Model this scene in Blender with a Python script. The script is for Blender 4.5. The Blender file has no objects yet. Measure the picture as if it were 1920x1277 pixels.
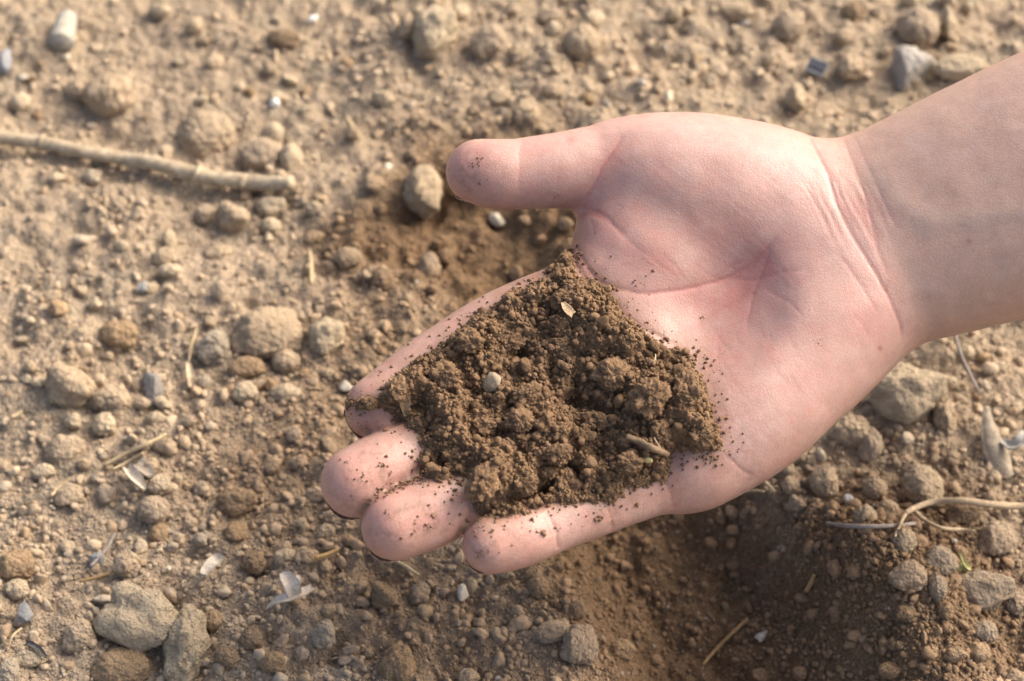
import bpy, math, random
import numpy as np
from mathutils import Vector, Matrix
from mathutils.bvhtree import BVHTree

rng = np.random.default_rng(11)
random.seed(11)
scene = bpy.context.scene
COL = scene.collection

# ------------------------------------------------------------------ camera
CAM_H = 0.554
PITCH = math.radians(50.0)
LENS, SENSOR = 50.0, 23.5
cam_data = bpy.data.cameras.new('camera')
cam = bpy.data.objects.new('camera', cam_data)
COL.objects.link(cam)
cam.location = (0, 0, CAM_H)
cam.rotation_euler = (math.radians(90) - PITCH, 0, 0)
cam_data.lens, cam_data.sensor_width = LENS, SENSOR
cam_data.clip_start, cam_data.clip_end = 0.02, 200.0
cam_data.dof.use_dof = True
cam_data.dof.focus_distance = 0.603
cam_data.dof.aperture_fstop = 7.5
cam_data.dof.aperture_blades = 7
scene.camera = cam

# ------------------------------------------------------------------ light
SUN_DIR = Vector((0.83, 0.46, 0.72)).normalized()      # towards the sun
world = bpy.data.worlds.new('World')
scene.world = world
world.use_nodes = True
wn = world.node_tree.nodes
bg = wn['Background']
sky = wn.new('ShaderNodeTexSky')
sky.sky_type = 'NISHITA'
sky.sun_disc = False
sky.sun_elevation = math.asin(SUN_DIR.z)
sky.sun_rotation = math.atan2(SUN_DIR.x, SUN_DIR.y)
sky.air_density, sky.dust_density, sky.ozone_density = 0.7, 7.0, 0.2
world.node_tree.links.new(sky.outputs[0], bg.inputs[0])
bg.inputs[1].default_value = 0.15
sun_data = bpy.data.lights.new('sun', 'SUN')
sun_data.energy = 0.95
sun_data.angle = math.radians(42)
sun_data.color = (1.0, 0.972, 0.94)
sun = bpy.data.objects.new('sun', sun_data)
COL.objects.link(sun)
sun.location = SUN_DIR * 5
sun.rotation_euler = SUN_DIR.to_track_quat('Z', 'Y').to_euler()
vs = scene.view_settings
vs.view_transform = 'Standard'
vs.look = 'None'
vs.exposure = 1.2
vs.gamma = 1.0
vs.use_curve_mapping = False
scene.cycles.use_denoising = True
scene.cycles.max_bounces = 6

# ------------------------------------------------------------------ view geometry helpers (metres)
FWD = np.array([0, math.cos(PITCH), -math.sin(PITCH)])
UPV = np.array([0, math.sin(PITCH), math.cos(PITCH)])
RGT = np.array([1.0, 0, 0])
CAMP = np.array([0, 0, CAM_H])
KPX = SENSOR / LENS / 1920.0


def ray(px, py):
    return FWD + RGT * ((px - 960) * KPX) - UPV * ((py - 638.5) * KPX)


def project(P):
    """world points (n,3) -> pixel of the 1920-wide frame"""
    q = P - CAMP
    d = q @ FWD
    return (q @ RGT) / d / KPX + 960, 638.5 - (q @ UPV) / d / KPX, d


# ------------------------------------------------------------------ numpy noise
def _hash(ix, iy, iz, seed):
    h = (ix.astype(np.uint32) * np.uint32(374761393) + iy.astype(np.uint32) * np.uint32(668265263)
         + iz.astype(np.uint32) * np.uint32(2246822519) + np.uint32((seed * 3266489917) & 0xffffffff))
    h = (h ^ (h >> np.uint32(13))) * np.uint32(1274126177)
    h = (h ^ (h >> np.uint32(16))) * np.uint32(2654435761)
    h = h ^ (h >> np.uint32(15))
    return h.astype(np.float32) / np.float32(4294967295.0)


def vnoise(p, seed=0):
    p = np.asarray(p, np.float64)
    f0 = np.floor(p)
    i = f0.astype(np.int64)
    f = (p - f0).astype(np.float32)
    w = f * f * f * (f * (f * 6 - 15) + 10)
    out = 0
    for dx in (0, 1):
        wx = w[:, 0] if dx else 1 - w[:, 0]
        for dy in (0, 1):
            wy = w[:, 1] if dy else 1 - w[:, 1]
            for dz in (0, 1):
                wz = w[:, 2] if dz else 1 - w[:, 2]
                out = out + wx * wy * wz * _hash(i[:, 0] + dx, i[:, 1] + dy, i[:, 2] + dz, seed)
    return out * 2 - 1


ROT = np.array([[0.36, 0.48, -0.8], [-0.8, 0.6, 0.0], [0.48, 0.64, 0.6]])


def fbm(p, octaves=4, gain=0.5, lac=2.03, seed=0):
    p = np.asarray(p, np.float64)
    a, s, t = 1.0, 0, 0
    for o in range(octaves):
        s = s + a * vnoise(p, seed + o * 17)
        t += a
        a *= gain
        p = (p @ ROT) * lac + 3.17
    return s / t


def worley(p, seed=0):
    """distance to the nearest jittered lattice point (3D), p in cells"""
    i = np.floor(p).astype(np.int64)
    best = np.full(len(p), 9.0)
    for dx in (-1, 0, 1):
        for dy in (-1, 0, 1):
            for dz in (-1, 0, 1):
                c = i + np.array([dx, dy, dz])
                j = np.stack([_hash(c[:, 0], c[:, 1], c[:, 2], seed + k) for k in (1, 2, 3)], 1)
                d = ((c + j - p) ** 2).sum(1)
                best = np.minimum(best, d)
    return np.sqrt(best)


def smoothstep(a, b, x):
    t = np.clip((x - a) / (b - a), 0, 1)
    return t * t * (3 - 2 * t)


def poly_dist(px, py, pts):
    """distance of points to a polyline and the parameter (0..1) along it"""
    best = np.full(px.shape, 1e9)
    par = np.zeros(px.shape)
    n = len(pts) - 1
    for k in range(n):
        ax, ay = pts[k]
        bx, by = pts[k + 1]
        dx, dy = bx - ax, by - ay
        t = np.clip(((px - ax) * dx + (py - ay) * dy) / (dx * dx + dy * dy), 0, 1)
        d = np.hypot(px - ax - t * dx, py - ay - t * dy)
        m = d < best
        best = np.where(m, d, best)
        par = np.where(m, (k + t) / n, par)
    return best, par


def poly_signed(px, py, pts):
    """signed distance to a closed polygon, positive inside"""
    d, _ = poly_dist(px, py, list(pts) + [pts[0]])
    ins = np.zeros(px.shape, bool)
    n = len(pts)
    for k in range(n):
        ax, ay = pts[k]
        bx, by = pts[(k + 1) % n]
        if ay == by:
            continue
        c = ((ay > py) != (by > py)) & (px < (bx - ax) * (py - ay) / (by - ay) + ax)
        ins ^= c
    return np.where(ins, d, -d)


# ------------------------------------------------------------------ object helpers
def tag(o, label=None, cat=None, group=None, kind=None):
    if label: o['label'] = label
    if cat: o['category'] = cat
    if group: o['group'] = group
    if kind: o['kind'] = kind
    return o


def mesh_np(name, verts, faces, smooth=True):
    """faces: (n,3) or (n,4) int array, or list of such arrays"""
    if isinstance(faces, np.ndarray):
        faces = [faces]
    me = bpy.data.meshes.new(name)
    verts = np.asarray(verts, np.float32)
    me.vertices.add(len(verts))
    me.vertices.foreach_set('co', verts.ravel())
    idx = np.concatenate([f.ravel() for f in faces]).astype(np.int32)
    sizes = np.concatenate([np.full(len(f), f.shape[1], np.int32) for f in faces])
    starts = np.concatenate([[0], np.cumsum(sizes)[:-1]]).astype(np.int32)
    me.loops.add(len(idx))
    me.loops.foreach_set('vertex_index', idx)
    me.polygons.add(len(sizes))
    me.polygons.foreach_set('loop_start', starts)
    me.polygons.foreach_set('use_smooth', np.full(len(sizes), smooth))
    me.update(calc_edges=True)
    return me


def add_attr(me, name, rgb):
    a = me.attributes.new(name, 'FLOAT_COLOR', 'POINT')
    c = np.ones((len(me.vertices), 4), np.float32)
    c[:, :3] = rgb
    a.data.foreach_set('color', c.ravel())


def link(name, me, mat=None, parent=None):
    o = bpy.data.objects.new(name, me)
    COL.objects.link(o)
    if mat is not None and not me.materials:
        me.materials.append(mat)
    if parent is not None:
        o.parent = parent
    return o


# icospheres as numpy
def ico(level):
    import bmesh
    bm = bmesh.new()
    bmesh.ops.create_icosphere(bm, subdivisions=level, radius=1)
    v = np.array([x.co[:] for x in bm.verts])
    f = np.array([[x.index for x in fc.verts] for fc in bm.faces])
    bm.free()
    return v, f


ICO = {k: ico(k) for k in (1, 2, 3, 4, 5)}

# ------------------------------------------------------------------ materials
class NT:
    def __init__(self, name):
        self.m = bpy.data.materials.new(name)
        self.m.use_nodes = True
        self.t = self.m.node_tree
        self.bsdf = self.t.nodes['Principled BSDF']
        self.pos = self.node('ShaderNodeNewGeometry').outputs['Position']
        self.obj = self.node('ShaderNodeTexCoord').outputs['Object']

    def node(self, kind, **kw):
        n = self.t.nodes.new(kind)
        for k, v in kw.items():
            setattr(n, k, v)
        return n

    def ln(self, a, b):
        self.t.links.new(a, b)

    def noise(self, scale, detail=4, rough=0.55, vec=None, dist=0.0):
        n = self.node('ShaderNodeTexNoise')
        n.inputs['Scale'].default_value = scale
        n.inputs['Detail'].default_value = detail
        n.inputs['Roughness'].default_value = rough
        n.inputs['Distortion'].default_value = dist
        self.ln(vec if vec is not None else self.pos, n.inputs['Vector'])
        return n.outputs['Fac']

    def voronoi(self, scale, vec=None, feature='F1'):
        n = self.node('ShaderNodeTexVoronoi', feature=feature)
        n.inputs['Scale'].default_value = scale
        self.ln(vec if vec is not None else self.pos, n.inputs['Vector'])
        return n.outputs['Distance']

    def ramp(self, fac, stops):
        n = self.node('ShaderNodeValToRGB')
        e = n.color_ramp.elements
        while len(e) < len(stops):
            e.new(0.5)
        for k, (p, c) in enumerate(stops):
            e[k].position = p
            e[k].color = (*c, 1) if len(c) == 3 else c
        self.ln(fac, n.inputs[0])
        return n.outputs[0]

    def mix(self, a, b, fac=0.5, mode='MIX'):
        n = self.node('ShaderNodeMix', data_type='RGBA', blend_type=mode)
        for sock, val in ((n.inputs[0], fac), (n.inputs[6], a), (n.inputs[7], b)):
            if hasattr(val, 'links'):
                self.ln(val, sock)
            elif isinstance(val, (int, float)):
                sock.default_value = val
            else:
                sock.default_value = (*val, 1)
        return n.outputs[2]

    def math(self, op, a, b=0.0):
        n = self.node('ShaderNodeMath', operation=op)
        for sock, val in ((n.inputs[0], a), (n.inputs[1], b)):
            if hasattr(val, 'links'):
                self.ln(val, sock)
            else:
                sock.default_value = val
        return n.outputs[0]

    def attr(self, name):
        return self.node('ShaderNodeAttribute', attribute_name=name).outputs['Color']

    def bump(self, height, dist, strength=1.0, normal=None):
        n = self.node('ShaderNodeBump')
        n.inputs['Strength'].default_value = strength
        n.inputs['Distance'].default_value = dist
        self.ln(height, n.inputs['Height'])
        if normal is not None:
            self.ln(normal, n.inputs['Normal'])
        return n.outputs['Normal']

    def out(self, color=None, rough=0.9, normal=None, spec=0.2):
        b = self.bsdf
        if color is not None:
            if hasattr(color, 'links'):
                self.ln(color, b.inputs['Base Color'])
            else:
                b.inputs['Base Color'].default_value = (*color, 1)
        if hasattr(rough, 'links'):
            self.ln(rough, b.inputs['Roughness'])
        else:
            b.inputs['Roughness'].default_value = rough
        b.inputs['Specular IOR Level'].default_value = spec
        if normal is not None:
            self.ln(normal, b.inputs['Normal'])
        return self.m


def earth_mat(name, source, fine=900.0, bump=0.0006, var=0.35, rough=0.95, spec=0.12, pebbly=0.0):
    """earth whose base colour comes from an attribute or the object colour"""
    t = NT(name)
    vec = t.pos
    if source == 'object':
        base = t.node('ShaderNodeObjectInfo').outputs['Color']
    else:
        base = t.attr(source)
    n1 = t.noise(fine * 0.12, 5, 0.6, vec)
    n2 = t.noise(fine, 4, 0.65, vec)
    n3 = t.noise(fine * 2.6, 3, 0.6, vec)
    v1 = t.ramp(n1, [(0.25, (1 - var,) * 3), (0.65, (1, 1, 1))])
    c = t.mix(base, v1, 1.0, 'MULTIPLY')
    v2 = t.ramp(n2, [(0.28, (0.70, 0.67, 0.64)), (0.52, (1, 1, 1))])
    c = t.mix(c, v2, 0.8, 'MULTIPLY')
    # pale grains
    g = t.ramp(n3, [(0.60, (0, 0, 0)), (0.72, (1, 1, 1))])
    gf = t.math('MULTIPLY', g, 0.35)
    lighter = t.mix(c, (0.55, 0.46, 0.35), 0.5)
    c = t.mix(c, lighter, gf)
    hgt = t.math('ADD', t.math('MULTIPLY', n2, 0.7), t.math('MULTIPLY', n3, 0.35))
    nrm = t.bump(hgt, bump, 1.0)
    if pebbly:
        vv = t.math('SUBTRACT', 0.6, t.voronoi(620.0))
        nrm = t.bump(vv, pebbly, 1.0, nrm)
        vv = t.math('SUBTRACT', 0.6, t.voronoi(1400.0))
        nrm = t.bump(vv, pebbly * 0.5, 1.0, nrm)
    return t.out(c, rough, nrm, spec)

# ------------------------------------------------------------------ the hand
MM = 0.001
TILT = math.radians(24)
HN = math.cos(TILT) * (-FWD) + math.sin(TILT) * UPV           # palm normal
HV = -(math.cos(TILT) * UPV + math.sin(TILT) * FWD)           # in-plane, towards picture bottom
HU = RGT
HO = CAMP + 0.60 * ray(1200, 620)                             # origin of the palm frame
HMAT = np.stack([HU, HV, HN], 1)                              # local -> world columns


def hp(px, py, h=0.0):
    """palm-frame coordinates (mm) of the point seen at a pixel, h mm above the palm plane"""
    r = ray(px, py)
    t = ((HO - CAMP) @ HN + h * MM) / (r @ HN)
    q = CAMP + r * t - HO
    return np.array([q @ HU, q @ HV, q @ HN]) / MM


def to_world(P):
    return HO + (np.asarray(P) * MM) @ HMAT.T


VOX = 1.1
U0, U1, V0, V1, N0, N1 = -100, 205, -110, 82, -62, 62
gu = np.arange(U0, U1, VOX, dtype=np.float32)
gv = np.arange(V0, V1, VOX, dtype=np.float32)
gn = np.arange(N0, N1, VOX, dtype=np.float32)
SHAPE = (len(gu), len(gv), len(gn))
BIG = 40.0


def blank():
    return np.full(SHAPE, BIG, np.float32)


def smin(a, b, k):
    if k <= 0:
        return np.minimum(a, b)
    h = np.maximum(k - np.abs(a - b), 0) / k
    return np.minimum(a, b) - h * h * k * 0.25


def smax(a, b, k):
    return -smin(-a, -b, k)


def box_slices(lo, hi):
    s = []
    for g, a, b in zip((gu, gv, gn), lo, hi):
        i0 = max(0, int(np.searchsorted(g, a)))
        i1 = min(len(g), int(np.searchsorted(g, b)))
        s.append(slice(i0, max(i0, i1)))
    return tuple(s)


def put(field, lo, hi, fn, k, margin=14, op='add'):
    sl = box_slices(np.asarray(lo) - margin, np.asarray(hi) + margin)
    X = gu[sl[0]][:, None, None]
    Y = gv[sl[1]][None, :, None]
    Z = gn[sl[2]][None, None, :]
    d = fn(X, Y, Z)
    if op == 'add':
        field[sl] = smin(field[sl], d, k)
    else:
        field[sl] = smax(field[sl], -d, k)


def cone(field, a, b, ra, rb, k=4.0, flat=1.0):
    """tapered capsule; flat<1 squashes it along the palm normal"""
    a, b = np.asarray(a, float), np.asarray(b, float)
    ab = b - a
    L2 = float(ab @ ab)
    R = max(ra, rb)

    def fn(X, Y, Z):
        t = np.clip(((X - a[0]) * ab[0] + (Y - a[1]) * ab[1] + (Z - a[2]) * ab[2]) / L2, 0, 1)
        dx, dy, dz = X - a[0] - t * ab[0], Y - a[1] - t * ab[1], (Z - a[2] - t * ab[2]) / flat
        return (np.sqrt(dx * dx + dy * dy + dz * dz) - (ra + (rb - ra) * t)).astype(np.float32)
    put(field, np.minimum(a, b) - R, np.maximum(a, b) + R, fn, k)


def blob(field, c, ax, ang, k=6.0, pitch=0.0, op='add'):
    """ellipsoid: semi-axes (along, across, normal), turned ang degrees in the palm plane (0 = +u, 90 = +v)"""
    ca, sa = math.cos(math.radians(ang)), math.sin(math.radians(ang))
    cp, sp = math.cos(math.radians(pitch)), math.sin(math.radians(pitch))
    R = max(ax)

    def fn(X, Y, Z):
        x0, y0, z0 = X - c[0], Y - c[1], Z - c[2]
        p = x0 * ca + y0 * sa
        q = -x0 * sa + y0 * ca
        p2 = p * cp + z0 * sp
        r = -p * sp + z0 * cp
        k0 = np.sqrt((p2 / ax[0]) ** 2 + (q / ax[1]) ** 2 + (r / ax[2]) ** 2) + 1e-6
        k1 = np.sqrt((p2 / ax[0] ** 2) ** 2 + (q / ax[1] ** 2) ** 2 + (r / ax[2] ** 2) ** 2) + 1e-6
        return (k0 * (k0 - 1) / k1).astype(np.float32)
    put(field, np.asarray(c) - R, np.asarray(c) + R, fn, k, op=op)


def tube(field, secs, k=6.0):
    """elliptic loft: secs = [(centre, half width, half thickness)], axis roughly along +u"""
    A = np.array([s[0] for s in secs])
    W = np.array([s[1] for s in secs])
    T = np.array([s[2] for s in secs])
    d = A[-1] - A[0]
    d = d / np.linalg.norm(d)
    side = np.array([-d[1], d[0], 0.0])
    side /= np.linalg.norm(side)
    nrm = np.cross(d, side)
    s = (A - A[0]) @ d
    so = (A - A[0]) @ side
    no = (A - A[0]) @ nrm
    ss = np.linspace(s[0], s[-1], 200)

    def sm(vals):
        y = np.interp(ss, s, vals)
        ker = np.hanning(31)
        ker /= ker.sum()
        return np.convolve(np.pad(y, 15, mode='edge'), ker, mode='valid')
    so2, no2, W2, T2 = sm(so), sm(no), sm(W), sm(T)

    def fn(X, Y, Z):
        x0, y0, z0 = X - A[0][0], Y - A[0][1], Z - A[0][2]
        p = x0 * d[0] + y0 * d[1] + z0 * d[2]
        q = x0 * side[0] + y0 * side[1] + z0 * side[2]
        r = x0 * nrm[0] + y0 * nrm[1] + z0 * nrm[2]
        pc = np.clip(p, ss[0], ss[-1])
        w, th = np.interp(pc, ss, W2), np.interp(pc, ss, T2)
        q = q - np.interp(pc, ss, so2)
        r = r - np.interp(pc, ss, no2)
        e = 2.3
        k0 = ((np.abs(q) / w) ** e + (np.abs(r) / th) ** e) ** (1 / e) + 1e-6
        d2 = (k0 - 1) * np.minimum(w, th) * (np.sqrt(q * q + r * r) / (np.sqrt((q / w) ** 2 + (r / th) ** 2) * np.minimum(w, th) + 1e-6))
        dl = np.maximum(np.maximum(ss[0] - p, p - ss[-1]), 0)
        return np.where(dl > 0, np.sqrt(np.maximum(d2, 0) ** 2 + dl * dl) , d2).astype(np.float32)
    R = max(W.max(), T.max())
    put(field, A.min(0) - R, A.max(0) + R, fn, k)


PXM = 0.147   # mm per picture pixel at the palm


def chain(field, pts, flat=0.95, n=7, k=0.0):
    """finger: joints (px, py, h, radius mm) joined by a smooth curve of short tapered segments"""
    P = np.array([list(hp(*p[:3])) + [p[3]] for p in pts])
    Q = np.vstack([2 * P[0] - P[1], P, 2 * P[-1] - P[-2]])
    out = []
    for i in range(1, len(Q) - 2):
        for j in range(n):
            t = j / n
            p0, p1, p2, p3 = Q[i - 1:i + 3]
            out.append(0.5 * ((2 * p1) + (p2 - p0) * t + (2 * p0 - 5 * p1 + 4 * p2 - p3) * t * t + (3 * p1 - p0 - 3 * p2 + p3) * t ** 3))
    out.append(P[-1])
    for a, b in zip(out[:-1], out[1:]):
        cone(field, a[:3], b[:3], a[3], b[3], k, flat)


palm = blank()
# forearm and wrist
tube(palm, [(hp(1480, 500, -16), 29, 15), (hp(1560, 478, -15), 29.5, 17), (hp(1608, 463, -13), 30, 19.5),
            (hp(1680, 442, -12), 31.6, 21.5), (hp(1780, 405, -9), 33.2, 24), (hp(1920, 354, -5), 35.5, 27),
            (hp(2100, 290, 0), 38, 30), (hp(2450, 170, 10), 41, 33), (hp(2800, 50, 20), 42, 35)], 6)
# metacarpal bodies
MCP = {'index': (1122, 548, -12), 'middle': (1150, 668, -15), 'ring': (1205, 775, -14), 'pinky': (1290, 868, -11)}
for nm, (x, y, h) in MCP.items():
    wx, wy = {'index': (1560, 400), 'middle': (1580, 460), 'ring': (1590, 520), 'pinky': (1585, 570)}[nm]
    cone(palm, hp(wx, wy, -17), hp(x, y, h), 14.0, 12.0 if nm != 'pinky' else 11.3, 12)
# thenar eminence
blob(palm, hp(1345, 378, -9), (33, 23, 19.0), -4, 10)
blob(palm, hp(1245, 328, -7), (21, 16.8, 14.5), -8, 9)
blob(palm, hp(1440, 396, -11), (25, 17.5, 15.5), 35, 12)
# web lobe between thumb and index
blob(palm, hp(1196, 480, -8), (19, 12.5, 11), 40, 8)
# hypothenar eminence
blob(palm, hp(1482, 680, -13), (38, 17.5, 16), 133, 12)
blob(palm, hp(1390, 795, -12), (27, 12.3, 12.5), 145, 11)
blob(palm, hp(1556, 588, -15), (24, 16.5, 16), 115, 13)
# base of the palm between the two eminences
blob(palm, hp(1520, 470, -14), (22, 20, 16.0), 60, 12)
# palm pad under the fingers
blob(palm, hp(1215, 690, -13), (30, 16, 12.5), 62, 9)
# hollow of the palm
blob(palm, hp(1345, 585, 10), (17, 12, 9), -38, 12, op='cut')

FING = {
    'index': [(1122, 548, -11, 11.5), (1008, 584, -9, 10.7), (910, 628, -7, 10.1), (804, 694, -4, 9.5), (748, 736, -2, 9.2), (707, 766, 0, 8.8)],
    'middle': [(1150, 668, -14, 11.5), (1030, 730, -13, 10.9), (925, 772, -10, 10.3), (790, 838, -3, 9.5), (722, 876, 1, 9.9), (668, 904, 3, 9.6)],
    'ring': [(1205, 775, -13, 11.3), (1090, 838, -11, 10.4), (990, 880, -7, 9.9), (868, 932, -1, 9.3), (798, 964, 2, 9.7), (743, 986, 4, 9.3)],
    'pinky': [(1290, 868, -11, 10.8), (1190, 918, -8, 8.9), (1130, 945, -6, 8.2), (1040, 983, -2, 7.6), (975, 1008, 1, 8.1), (922, 1021, 3, 7.9)],
}
thumb = [(1440, 385, -9, 15.0), (1200, 310, -4, 13.2), (1120, 312, -3, 11.9), (1045, 320, -1, 10.9), (975, 326, 0, 10.3), (930, 327, 1, 10.2), (897, 322, 1, 9.4)]
fields = []
for nm, ch in FING.items():
    f = blank()
    chain(f, ch, 0.94)
    fields.append(f)
ft = blank()
chain(ft, thumb, 0.95)
hand = None
for f in fields:
    g = smin(palm, f, 6.0)
    hand = g if hand is None else smin(hand, g, 2.2)
hand = smin(hand, ft, 5.0)
del ft


def surface_nets(F):
    """naive surface nets on a scalar grid -> verts (grid units), quads"""
    S = F < 0
    c = [S[i:S.shape[0] - 1 + i, j:S.shape[1] - 1 + j, k:S.shape[2] - 1 + k] for i in (0, 1) for j in (0, 1) for k in (0, 1)]
    cnt = sum(x.astype(np.int8) for x in c)
    cells = np.argwhere((cnt > 0) & (cnt < 8))
    ids = np.full(cnt.shape, -1, np.int64)
    ids[tuple(cells.T)] = np.arange(len(cells))
    acc = np.zeros((len(cells), 3))
    num = np.zeros(len(cells))
    corners = [(i, j, k) for i in (0, 1) for j in (0, 1) for k in (0, 1)]
    for a in range(8):
        for b in range(a + 1, 8):
            ca, cb = np.array(corners[a]), np.array(corners[b])
            if abs(ca - cb).sum() != 1:
                continue
            fa = F[tuple((cells + ca).T)]
            fb = F[tuple((cells + cb).T)]
            m = (fa < 0) != (fb < 0)
            t = np.where(m, fa / np.where(m, fa - fb, 1), 0)
            acc += m[:, None] * (ca + t[:, None] * (cb - ca))
            num += m
    verts = cells + acc / num[:, None]
    quads = []
    for ax in range(3):
        sl0 = [slice(None)] * 3
        sl1 = [slice(None)] * 3
        sl0[ax] = slice(0, -1)
        sl1[ax] = slice(1, None)
        A, B = S[tuple(sl0)], S[tuple(sl1)]
        e = np.argwhere(A != B)
        o1, o2 = [(1, 2), (2, 0), (0, 1)][ax]
        ok = (e[:, o1] > 0) & (e[:, o2] > 0) & (e[:, o1] < F.shape[o1] - 1) & (e[:, o2] < F.shape[o2] - 1)
        e = e[ok]
        ins = A[tuple(e.T)]
        d1 = np.zeros(3, int)
        d2 = np.zeros(3, int)
        d1[o1] = 1
        d2[o2] = 1
        q = np.stack([ids[tuple((e - d1 - d2).T)], ids[tuple((e - d2).T)], ids[tuple(e.T)], ids[tuple((e - d1).T)]], 1)
        q = np.where(ins[:, None], q[:, ::-1], q)
        quads.append(q)
    return verts, np.concatenate(quads)


hand[:, :, 0] = hand[:, :, -1] = BIG
hand[-1] = BIG
hv_, hq = surface_nets(hand)
hv_ = hv_ * VOX + np.array([U0, V0, N0])
del hand
# relax the grid steps
E = np.unique(np.sort(np.concatenate([hq[:, [0, 1]], hq[:, [1, 2]], hq[:, [2, 3]], hq[:, [3, 0]]]), 1), axis=0)
deg = np.bincount(E.ravel(), minlength=len(hv_))[:, None]
for it in range(6):
    s = np.zeros_like(hv_)
    for k in range(3):
        s[:, k] = np.bincount(E[:, 0], hv_[E[:, 1], k], len(hv_)) + np.bincount(E[:, 1], hv_[E[:, 0], k], len(hv_))
    lam = 0.5 if it % 2 == 0 else -0.48
    hv_ = hv_ + lam * (s / deg - hv_)
me = mesh_np('hand_base', to_world(hv_), hq)
tmp = link('person', me)
ms = tmp.modifiers.new('sub', 'SUBSURF')
ms.levels = 1
dg = bpy.context.evaluated_depsgraph_get()
me2 = bpy.data.meshes.new_from_object(tmp.evaluated_get(dg))
tmp.modifiers.clear()
tmp.data = me2
bpy.data.meshes.remove(me)
person = tmp
me2.name = 'person'
nv = len(me2.vertices)
HVW = np.empty(nv * 3, np.float32)
me2.vertices.foreach_get('co', HVW)
HVW = HVW.reshape(-1, 3).astype(np.float64)
HNW = np.empty(nv * 3, np.float32)
me2.vertex_normals.foreach_get('vector', HNW) if False else None
HNW = np.array([0.0] * 0)
nn = np.empty(nv * 3, np.float32)
me2.vertices.foreach_get('normal', nn)
HNW = nn.reshape(-1, 3).astype(np.float64)
facing = HNW @ HN
HPX, HPY, HPD = project(HVW)


def sample(F, P):
    """trilinear lookup of a grid field at palm-frame points (mm)"""
    g = np.clip((P - np.array([U0, V0, N0])) / VOX, 0, np.array(F.shape) - 1.001)
    i = g.astype(int)
    w = g - i
    out = 0
    for a in (0, 1):
        for b in (0, 1):
            for c in (0, 1):
                out = out + np.where(a, w[:, 0], 1 - w[:, 0]) * np.where(b, w[:, 1], 1 - w[:, 1]) * np.where(c, w[:, 2], 1 - w[:, 2]) * F[i[:, 0] + a, i[:, 1] + b, i[:, 2] + c]
    return out


HL = ((HVW - HO) @ HMAT) / MM
fs = [sample(f, HL) for f in fields]
pf = sample(palm, HL)
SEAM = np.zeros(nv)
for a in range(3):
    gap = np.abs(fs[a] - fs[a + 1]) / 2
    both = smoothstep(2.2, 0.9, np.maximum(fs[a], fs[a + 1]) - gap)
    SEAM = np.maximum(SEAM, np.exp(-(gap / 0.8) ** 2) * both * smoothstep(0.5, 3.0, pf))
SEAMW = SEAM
del fields, palm, fs
# creases and colouring of the skin, laid over the hand's own surface
D = np.zeros(nv)          # inward displacement (mm)
RED = np.zeros(nv)        # reddening along folds
front = smoothstep(-0.1, 0.35, facing)
sel = np.where(front > 0)[0]
sx, sy = HPX[sel], HPY[sel]
wob = fbm(np.stack([sx, sy, 0 * sx], 1) / 55.0, 3, seed=5) * 5.0
wob2 = fbm(np.stack([sx, sy, 0 * sx + 9], 1) / 55.0, 3, seed=6) * 5.0


def curve(pts, n=10):
    P = np.array(pts, float)
    Q = np.vstack([2 * P[0] - P[1], P, 2 * P[-1] - P[-2]])
    out = []
    for i in range(1, len(Q) - 2):
        for j in range(n):
            t = j / n
            p0, p1, p2, p3 = Q[i - 1:i + 3]
            out.append(0.5 * ((2 * p1) + (p2 - p0) * t + (2 * p0 - 5 * p1 + 4 * p2 - p3) * t * t + (3 * p1 - p0 - 3 * p2 + p3) * t ** 3))
    out.append(P[-1])
    return [tuple(q) for q in out]


def crease(pts, depth, width, red, wobble=1.0, taper=(0.15, 0.2), wide=0.0):
    """groove: depth and width (gaussian sigma) in mm, wide = depth of a broad valley beside it"""
    c = curve(pts, 6)
    xs, ys = [p[0] for p in c], [p[1] for p in c]
    m = (sx > min(xs) - 70) & (sx < max(xs) + 70) & (sy > min(ys) - 70) & (sy < max(ys) + 70)
    if not m.any():
        return
    d, par = poly_dist(sx[m] + wob[m] * wobble, sy[m] + wob2[m] * wobble, c)
    env = np.ones_like(par)
    if taper[0] > 0: env = env * smoothstep(0, taper[0], par + 0.02)
    if taper[1] > 0: env = env * smoothstep(0, taper[1], 1 - par + 0.02)
    d = d * PXM
    g = np.exp(-(d / width) ** 2) * env
    w = np.exp(-(d / (width * 4.5)) ** 2) * env
    i = sel[m]
    D[i] += (depth * 0.5 * g + wide * 0.40 * w) * front[i]
    RED[i] += (0.85 * red * np.exp(-(d / (width * 0.95)) ** 2) + 0.32 * red * w) * env


# thumb
crease([(982, 262), (976, 290), (971, 320), (972, 350), (980, 385)], 0.16, 0.4, 0.3, taper=(0.1, 0.5), wide=0.2)
crease([(1052, 270), (1046, 310), (1042, 360)], 0.10, 0.35, 0.2)
crease([(1172, 250), (1148, 282), (1130, 310), (1119, 335), (1104, 362), (1087, 386)], 0.4, 0.5, 0.65, wide=0.4)
crease([(1140, 330), (1118, 350), (1096, 372)], 0.2, 0.4, 0.4)
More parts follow.
